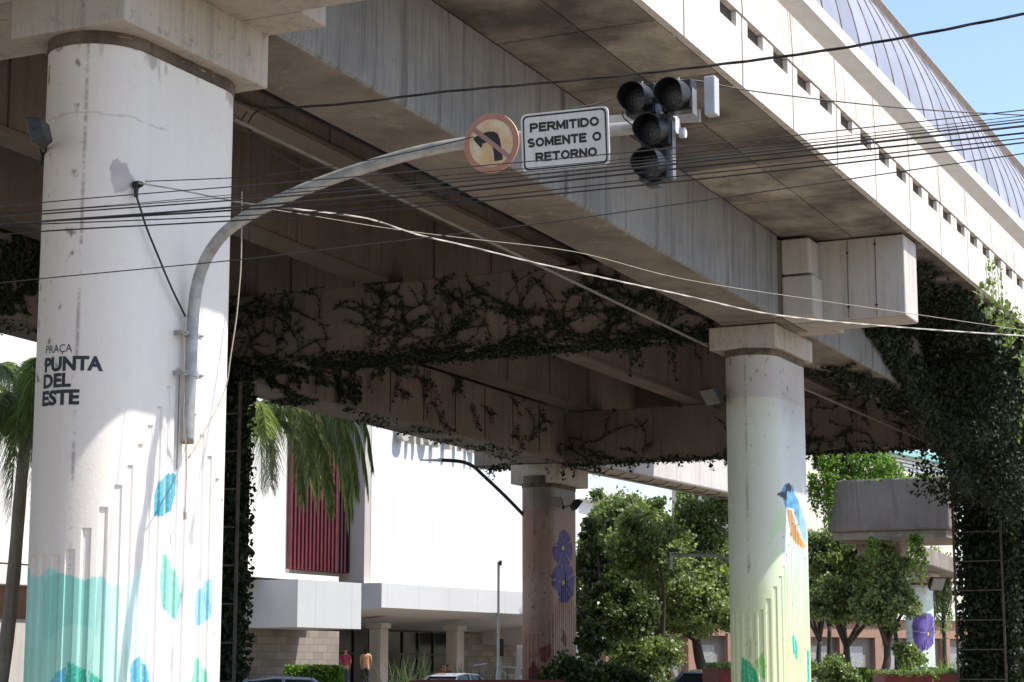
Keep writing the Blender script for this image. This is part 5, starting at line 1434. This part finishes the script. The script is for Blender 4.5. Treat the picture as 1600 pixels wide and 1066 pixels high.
# ---------------------------------------------------------------- cars
M['tyre'] = plain('tyre', (.02, .02, .02), .8, 0, .2)
M['rim'] = plain('alloy_rim', (.5, .5, .52), .3, .8, .1)
m, nt, bs, out = new_mat('car_glass'); bs.inputs['Base Color'].default_value = (.02, .03, .035, 1); bs.inputs['Roughness'].default_value = .05; M['cglass'] = m
def carpaint(n, c):
    m, nt, bs, out = new_mat(n); bs.inputs['Base Color'].default_value = (*c, 1); bs.inputs['Roughness'].default_value = .25; bs.inputs['Coat Weight'].default_value = .8; bs.inputs['Metallic'].default_value = .2
    return m
def car(c, ang, paint, label, roof=1.48, z=-.12):
    c = Vector((c[0], c[1], z)); root = empty('parked_car', c, label, 'car', 'cars on the far street'); root.rotation_euler = (0, 0, ang)
    L, Wd = 4.3, .87
    k = roof / 1.48
    lower = [(-2.1, .30), (-2.15, .62), (-2.0, .84), (-1.1, .93), (1.3, .95), (2.0, .90), (2.12, .62), (2.08, .30)]
    green = [(-1.15, .925), (-.38, 1.40), (.15, 1.47), (.9, 1.44), (1.75, .94)]
    def build(name, prof, mat, par, yfun, bevel=0):
        mb = MB(); n = len(prof)
        for sg in (-1, 1):
            for x, zz_ in prof: mb.v.append((x, sg * yfun(zz_), zz_ * k))
        mb.f = [tuple(range(n)), tuple(range(n, 2 * n))[::-1]] + [(i, n + i, n + (i + 1) % n, (i + 1) % n) for i in range(n)]
        me = bpy.data.meshes.new(name); me.from_pydata(mb.v, [], mb.f); me.materials.append(mat); me.update()
        o = bpy.data.objects.new(name, me); COL.objects.link(o); o.parent = par
        if bevel:
            md = o.modifiers.new('b', 'BEVEL'); md.width = bevel; md.segments = 3
        return o
    body = build('body', lower, paint, root, lambda z_: Wd, .08)
    yf = lambda z_: Wd - .04 - max(0, (z_ - .93)) * .42
    build('window_band', green, M['cglass'], root, yf, .03)
    roofp = [(-.50, 1.385), (-.35, 1.435), (.15, 1.50), (.95, 1.47), (1.12, 1.38), (.9, 1.40), (.15, 1.425), (-.35, 1.375)]
    build('roof', roofp, paint, root, lambda z_: Wd - .22, .03)
    def loc(nm, mb, mat, par):
        o = mb.build(nm, mat, None); o.parent = par; return o
    for sg in (-1, 1):
        for (x0, z0, x1, z1) in ((-1.15, .93, -.45, 1.42), (1.75, .95, 1.0, 1.43), (.35, .94, .35, 1.45)):
            y0, y1 = sg * (yf(z0) + .012), sg * (yf(z1) + .012)
            loc('pillar', MB().tube([(x0, y0, z0 * k), (x1, y1, z1 * k)], .04, 6), paint, root)
        loc('mirror', MB().oriented((-.75, sg * (Wd + .08), 1.0 * k), (1, 0, 0), (0, 1, 0), (0, 0, 1), .06, .09, .06), paint, root)
        loc('headlight', MB().oriented((-2.09, sg * .62, .70 * k), (1, 0, 0), (0, 1, 0), (0, 0, 1), .04, .17, .07), M['lightgrey'], root)
        for x in (-1.35, 1.35):
            w = loc('wheel', MB().disc((x, sg * (Wd - .1), .31), (1, 0, 0), (0, 0, 1), (0, sg, 0), [(.31, -.1), (.31, .11), (.2, .12)], 20), M['tyre'], root)
            loc('rim', MB().disc((x, sg * (Wd - .1), .31), (1, 0, 0), (0, 0, 1), (0, sg, 0), [(.19, .1), (.19, .125), (.05, .13)], 14), M['rim'], w)
    return root
g = atY(418, 1056, 47); car(g, R(8), carpaint('silver_blue', (.30, .34, .42)), 'dark silver sedan whose roof shows at the bottom beside the big column', roof=g.z + .12 - .02)
g = atY(703, 1052, 77); car(g, R(60), carpaint('car_white', (.75, .75, .76)), 'white car with two people behind it before the mall entrance', roof=g.z + .12 - .02)
g = atY(1104, 1046, 66); car(g, R(50), carpaint('steel_blue', (.12, .17, .25)), 'steel blue car parked left of the bird column', roof=g.z + .12 - .02)
g = atY(1430, 1040, 112); car(g, R(15), carpaint('car_white2', (.72, .72, .72)), 'white car mostly hidden behind the red planter at the right', roof=g.z + .12 - .02)
# ---------------------------------------------------------------- people
def skin_mesh(name, verts, edges, radii, mat, parent, sub=1, root_i=0):
    me = bpy.data.meshes.new(name); me.from_pydata(verts, edges, []); ob_ = bpy.data.objects.new(name, me); COL.objects.link(ob_)
    md = ob_.modifiers.new('skin', 'SKIN'); 
    for i, r in enumerate(radii):
        sv = me.skin_vertices[0].data[i]; sv.radius = (r[0], r[1]) if isinstance(r, tuple) else (r, r); sv.use_root = (i == root_i)
    s2 = ob_.modifiers.new('sub', 'SUBSURF'); s2.levels = sub; s2.render_levels = sub
    dg = bpy.context.evaluated_depsgraph_get(); dg.update(); m2 = bpy.data.meshes.new_from_object(ob_.evaluated_get(dg))
    bpy.data.objects.remove(ob_); m2.materials.clear(); m2.materials.append(mat); m2.shade_smooth()
    o = bpy.data.objects.new(name, m2); COL.objects.link(o); o.parent = parent; return o
M['skinA'] = plain('skin_light', (.50, .30, .21), .6, 0, .1); M['skinB'] = plain('skin_tan', (.34, .19, .12), .6, 0, .1)
def cloth(n, c): return plain(n, c, .85, 0, .25, 6)
def person(pos, face, H, shirt, trousers, hair, skin, label, z=.55, arms=((.06, -.02), (.06, -.02)), hairlen=.0, lean=0.0, bag=None, armfwd=(0.0, 0.0), step=.0):
    root = empty('person', Vector((pos[0], pos[1], z)), label, 'person', 'people near the mall entrance'); root.rotation_euler = (0, 0, face); k = H / 1.75; root.scale = (k, k, k)
    # faces -y
    def P(x, y, z_): return (x, y - lean * max(0, z_ - .9), z_)
    V = [P(0, 0, .95), P(0, 0, 1.12), P(0, .01, 1.32), P(0, .01, 1.44), P(0, -.005, 1.52), P(0, -.02, 1.60), P(0, -.02, 1.69)]
    Rr = [(.145, .10), (.125, .09), (.16, .10), (.10, .075), .052, (.075, .09), (.062, .078)]
    E = [(i, i + 1) for i in range(6)]
    def chain(fr_, pts, rad):
        p = fr_
        for q, r in zip(pts, rad): V.append(q); Rr.append(r); E.append((p, len(V) - 1)); p = len(V) - 1
        return p
    arm = {}
    for sg, af in ((-1, armfwd[0]), (1, armfwd[1])):
        sh = P(sg * .175, .01, 1.41); el = P(sg * .235, .02 - af * .12, 1.14 + af * .05); wr = P(sg * (.24 - af * .1), -.03 - af * .26, .90 + af * .28)
        w = chain(3, [sh, el, wr, (wr[0], wr[1] - .01, wr[2] - .07)], [.052, .04, .028, (.035, .018)])
        for j in range(4): chain(w, [(wr[0] + (j - 1.5) * .012, wr[1] - .02, wr[2] - .13 + abs(j - 1.4) * .008), (wr[0] + (j - 1.5) * .012, wr[1] - .035, wr[2] - .165 + abs(j - 1.4) * .008)], [.009, .008])
        chain(w, [(wr[0] - sg * .03, wr[1] - .03, wr[2] - .09)], [.010])
        arm[sg] = (sh, el, wr)
        kn = (sg * .10, -.02 - sg * step, .50); an = (sg * .105, .02 - sg * step * 1.3 + (.04 if step else 0), .09)
        chain(0, [(sg * .085, 0, .88), kn, an, (sg * .115, an[1] - .12, .035)], [.085, .058, .038, .032])
        arm[('l', sg)] = (kn, an)
    body = skin_mesh('body', V, E, Rr, skin, root, 2)
    # nose and ears
    hy = P(0, -.02, 1.62)
    nb = MB().add([(-.012, hy[1] - .085, 1.615), (.012, hy[1] - .085, 1.615), (0, hy[1] - .115, 1.610), (0, hy[1] - .088, 1.65)], [(0, 1, 2), (1, 3, 2), (3, 0, 2)])
    o = nb.build('face_feature', skin, None); o.parent = root
    # shirt
    V2 = [P(0, 0, .93), P(0, 0, 1.12), P(0, .01, 1.32), P(0, .01, 1.445)]; R2 = [(.165, .12), (.145, .108), (.178, .118), (.115, .09)]; E2 = [(0, 1), (1, 2), (2, 3)]
    for sg in (-1, 1):
        sh, el, wr = arm[sg]; V2 += [sh, tuple((a + b * 2) / 3 for a, b in zip(sh, el))]; R2 += [.066, .058]; n = len(V2); E2 += [(3, n - 2), (n - 2, n - 1)]
    skin_mesh('shirt', V2, E2, R2, shirt, root, 2)
    V3 = [(0, 0, .98), (0, 0, .90)]; R3 = [(.155, .115), (.16, .12)]; E3 = [(0, 1)]
    for sg in (-1, 1):
        kn, an = arm[('l', sg)]; V3 += [(sg * .09, 0, .84), kn, (an[0], an[1], an[2] + .03)]; R3 += [.10, .075, .062]; n = len(V3); E3 += [(1, n - 3), (n - 3, n - 2), (n - 2, n - 1)]
    skin_mesh('trousers', V3, E3, R3, trousers, root, 2)
    hv = [P(0, .01, 1.66), P(0, -.01, 1.72)]; hr = [(.090, .092), (.07, .08)]; he = [(0, 1)]
    if hairlen: hv.append(P(0, .06, 1.66 - hairlen)); hr.append((.075, .045)); he.append((0, 2))
    skin_mesh('hair', hv, he, hr, hair, root, 2)
    for sg in (-1, 1):
        kn, an = arm[('l', sg)]; skin_mesh('shoe', [(an[0], an[1] + .03, .05), (an[0] + sg * .01, an[1] - .15, .04)], [(0, 1)], [.05, .045], M['steel_dark'], root, 1)
    if bag: skin_mesh('bag', [(.27, .03, 1.02), (.27, .03, .88)], [(0, 1)], [(.05, .12), (.05, .12)], bag, root, 1)
    return root
hb_, hd_ = cloth('hair_brown', (.035, .02, .014)), cloth('hair_black', (.015, .013, .012))
dk_, jn_ = cloth('dark_trousers', (.02, .02, .024)), cloth('jeans', (.07, .09, .13))
red_, pk_ = cloth('red_shirt', (.55, .03, .06)), cloth('magenta_blouse', (.48, .06, .13))
def pp_(u, vtop, Y, **kw):
    q = atY(u, vtop, Y); return q
q = pp_(540, 1012, 85); person(q, R(180), 1.72, pk_, jn_, hd_, M['skinA'], 'person in a magenta blouse and jeans standing left at the glass doors', z=q.z - 1.74, hairlen=.0, bag=M['steel_dark'], armfwd=(.6, .5))
q = pp_(572, 1011, 85); person(q, R(180), 1.72, cloth('peach_top', (.62, .33, .20)), dk_, hb_, M['skinA'], 'person in a peach top and black trousers seen from behind at the doors', z=q.z - 1.74, hairlen=.22, armfwd=(.5, .3))
q = pp_(692, 1035, 80); person(q, R(20), 1.70, red_, dk_, hd_, M['skinA'], 'person in a red shirt bowing the head behind the white car', z=q.z - 1.72, lean=.25, armfwd=(.8, .8))
q = pp_(707, 1037, 80.5); person(q, R(-60), 1.72, cloth('navy_shirt', (.03, .035, .05)), dk_, hd_, M['skinB'], 'person in a dark shirt looking down behind the white car', z=q.z - 1.74, lean=.3, armfwd=(.6, .6))
q = pp_(817, 1045, 78); person(q, R(90), 1.70, cloth('white_shirt', (.75, .76, .78)), dk_, hb_, M['skinB'], 'person in a white shirt by the railing left of the salmon column', z=q.z - 1.72)
q = pp_(1383, 1033, 110); person(q, R(60), 1.72, cloth('pale_blue_shirt', (.40, .47, .55)), jn_, cloth('grey_hair', (.35, .33, .31)), M['skinB'], 'grey haired person in a pale blue shirt by the red planter', z=q.z - 1.74, armfwd=(.4, .2))
# ---------------------------------------------------------------- street furniture
pb = gnd(778, 74); pt = atY(779, 878, 74)
r_ = empty('lamp_post', pb, 'thin pale post with a small camera halfway up before the mall canopy', 'post')
MB().tube([pb, pb.lerp(pt, .3)], .075, 10).tube([pb.lerp(pt, .3), pt], .05, 10).build('pole', M['lightgrey'], r_)
cp_ = atY(772, 960, 73.9); MB().oriented(cp_, (1, 0, 0), (0, 1, 0), UP, .12, .1, .06).build('camera', M['lightgrey'], r_, bevel=.01)
MB().oriented(atY(782, 880, 73.9), (1, 0, 0), (0, 1, 0), UP, .05, .04, .09).build('cap', M['steel_dark'], r_)
pb = gnd(783, 76); pt = atY(783, 1010, 76)
r_ = empty('traffic_sign_post', pb, 'short post with a narrow dark sign just right of the thin pale post', 'post')
MB().tube([pb, atY(783, 1000, 76)], .04, 8).build('pole', M['galv'], r_)
MB().oriented(atY(783, 1012, 75.9), (1, 0, 0), (0, 1, 0), UP, .1, .03, .32).build('plate', M['steel_dark'], r_)
# hand rail on the entrance ramp
rl = empty('ramp_railing', MP(tM(790, 1), 1, .55), 'tubular steel railing of the entrance ramp left of the salmon column', 'railing')
f_ = lambda u, v: atY(u, v, 79)
MB().tube([f_(784, 1042), f_(850, 1046)], .03, 6).build('top_rail', M['lightgrey'], rl); MB().tube([f_(784, 1048), f_(800, 1060)], .025, 6).tube([f_(784, 1054), f_(850, 1058)], .02, 6).build('lower_rail', M['lightgrey'], rl)
for u in (784, 806, 828): MB().tube([f_(u, 1043), Vector((f_(u, 1043).x, 79, 0))], .03, 6).build('rail_post', M['lightgrey'], rl)
MB().tube([f_(740, 1040), f_(762, 1037)], .03, 6).build('far_rail', M['lightgrey'], rl)
# black lamp arm fixed to the salmon column
la = empty('street_lamp', atY(822, 809, 76), 'black slanted street lamp arm reaching left from the salmon column', 'street lamp')
MB().tube(crom([atY(822, 809, 76), atY(790, 776, 75.6), atY(755, 743, 75.2), atY(738, 728, 75), atY(718, 721, 74.8), atY(685, 719, 74.5)]), .07, 8).build('arm', M['steel_dark'], la, smooth=True)
MB().hexa([atY(u, v, y) for u, v, y in ((657, 720, 74.2), (657, 720, 74.6), (690, 722, 74.6), (690, 722, 74.2), (657, 718, 74.2), (657, 718, 74.6), (690, 717, 74.6), (690, 717, 74.2))]).build('lamp_head', M['lightgrey'], la)
# small mast with signal behind the bird column
ma = empty('mast_arm', gnd(1150, 70), 'small grey mast arm peeking out left of the bird column before the tree', 'mast arm')
MB().tube(crom([atY(1152, 893, 70), atY(1138, 876, 70), atY(1122, 869, 70), atY(1085, 867, 70), atY(1050, 867, 70)]), .06, 8).tube([gnd(1152, 70), atY(1152, 893, 70)], .07, 8).build('tube', M['galv'], ma)
MB().tube([atY(1049, 863, 70), atY(1049, 890, 70)], .05, 6).build('drop_bar', M['galv'], ma)
MB().oriented(atY(1052, 860, 70.1), (1, 0, 0), (0, 1, 0), UP, .18, .04, .06).build('bracket', M['steel_dark'], ma)
# hanging lead on the salmon column and lamp cables on the white girder
g0, g1 = gs + NR * .02, ge
cbm = MB(); d_ = (ge - gs); n = 15
for k in range(n):
    a_ = gs + d_ * (k / n) - UP * .02; b2 = a_ - NR * .9 - UP * .05
    cbm.tube([a_ + UP * .1, a_ - NR * .45 - UP * .10, b2], .018, 4)
cbm.tube([gs - NR * .9 - UP * .08, gs + d_ * .5 - NR * .9 - UP * .12, ge - NR * .9 - UP * .08], .02, 5)
tag(cbm.build('service_cable', M['cable'], None), 'service cable with short loops clipped under the whitewashed girder', 'cable')
# ---------------------------------------------------------------- light, sky, camera
EL, AZ = R(59), (.985, -.165)
w = bpy.data.worlds.new('World'); sc.world = w; w.use_nodes = True; nt = w.node_tree; nt.nodes.clear()
out = nt.nodes.new('ShaderNodeOutputWorld'); bg = nt.nodes.new('ShaderNodeBackground'); sky = nt.nodes.new('ShaderNodeTexSky')
sky.sky_type = 'NISHITA'; sky.sun_disc = False; sky.sun_elevation = EL; sky.sun_rotation = math.atan2(AZ[0], AZ[1]); sky.air_density = 1.0; sky.dust_density = 1.2; sky.ozone_density = 1.2
nt.links.new(sky.outputs[0], bg.inputs[0]); bg.inputs[1].default_value = .15; nt.links.new(bg.outputs[0], out.inputs[0])
sd = Vector((AZ[0] * math.cos(EL), AZ[1] * math.cos(EL), math.sin(EL)))
ld = bpy.data.lights.new('sun', 'SUN'); ld.energy = 4.0; ld.angle = R(.5); ld.color = (1, .955, .89)
lo = bpy.data.objects.new('sun', ld); COL.objects.link(lo); lo.rotation_euler = sd.to_track_quat('Z', 'Y').to_euler(); lo.location = (0, 0, 60)
cam = bpy.data.cameras.new('camera'); co = bpy.data.objects.new('camera', cam); COL.objects.link(co); co.location = (0, 0, EYE); co.rotation_euler = (math.pi / 2 + PITCH, 0, 0)
cam.sensor_width = 36; cam.lens = 36 * FPX / 1600; cam.clip_start = .3; cam.clip_end = 3000; sc.camera = co
sc.view_settings.view_transform = 'Standard'; sc.view_settings.look = 'None'; sc.view_settings.gamma = 1; sc.view_settings.exposure = .8
sc.cycles.max_bounces = 8; sc.cycles.diffuse_bounces = 5; sc.cycles.use_denoising = True
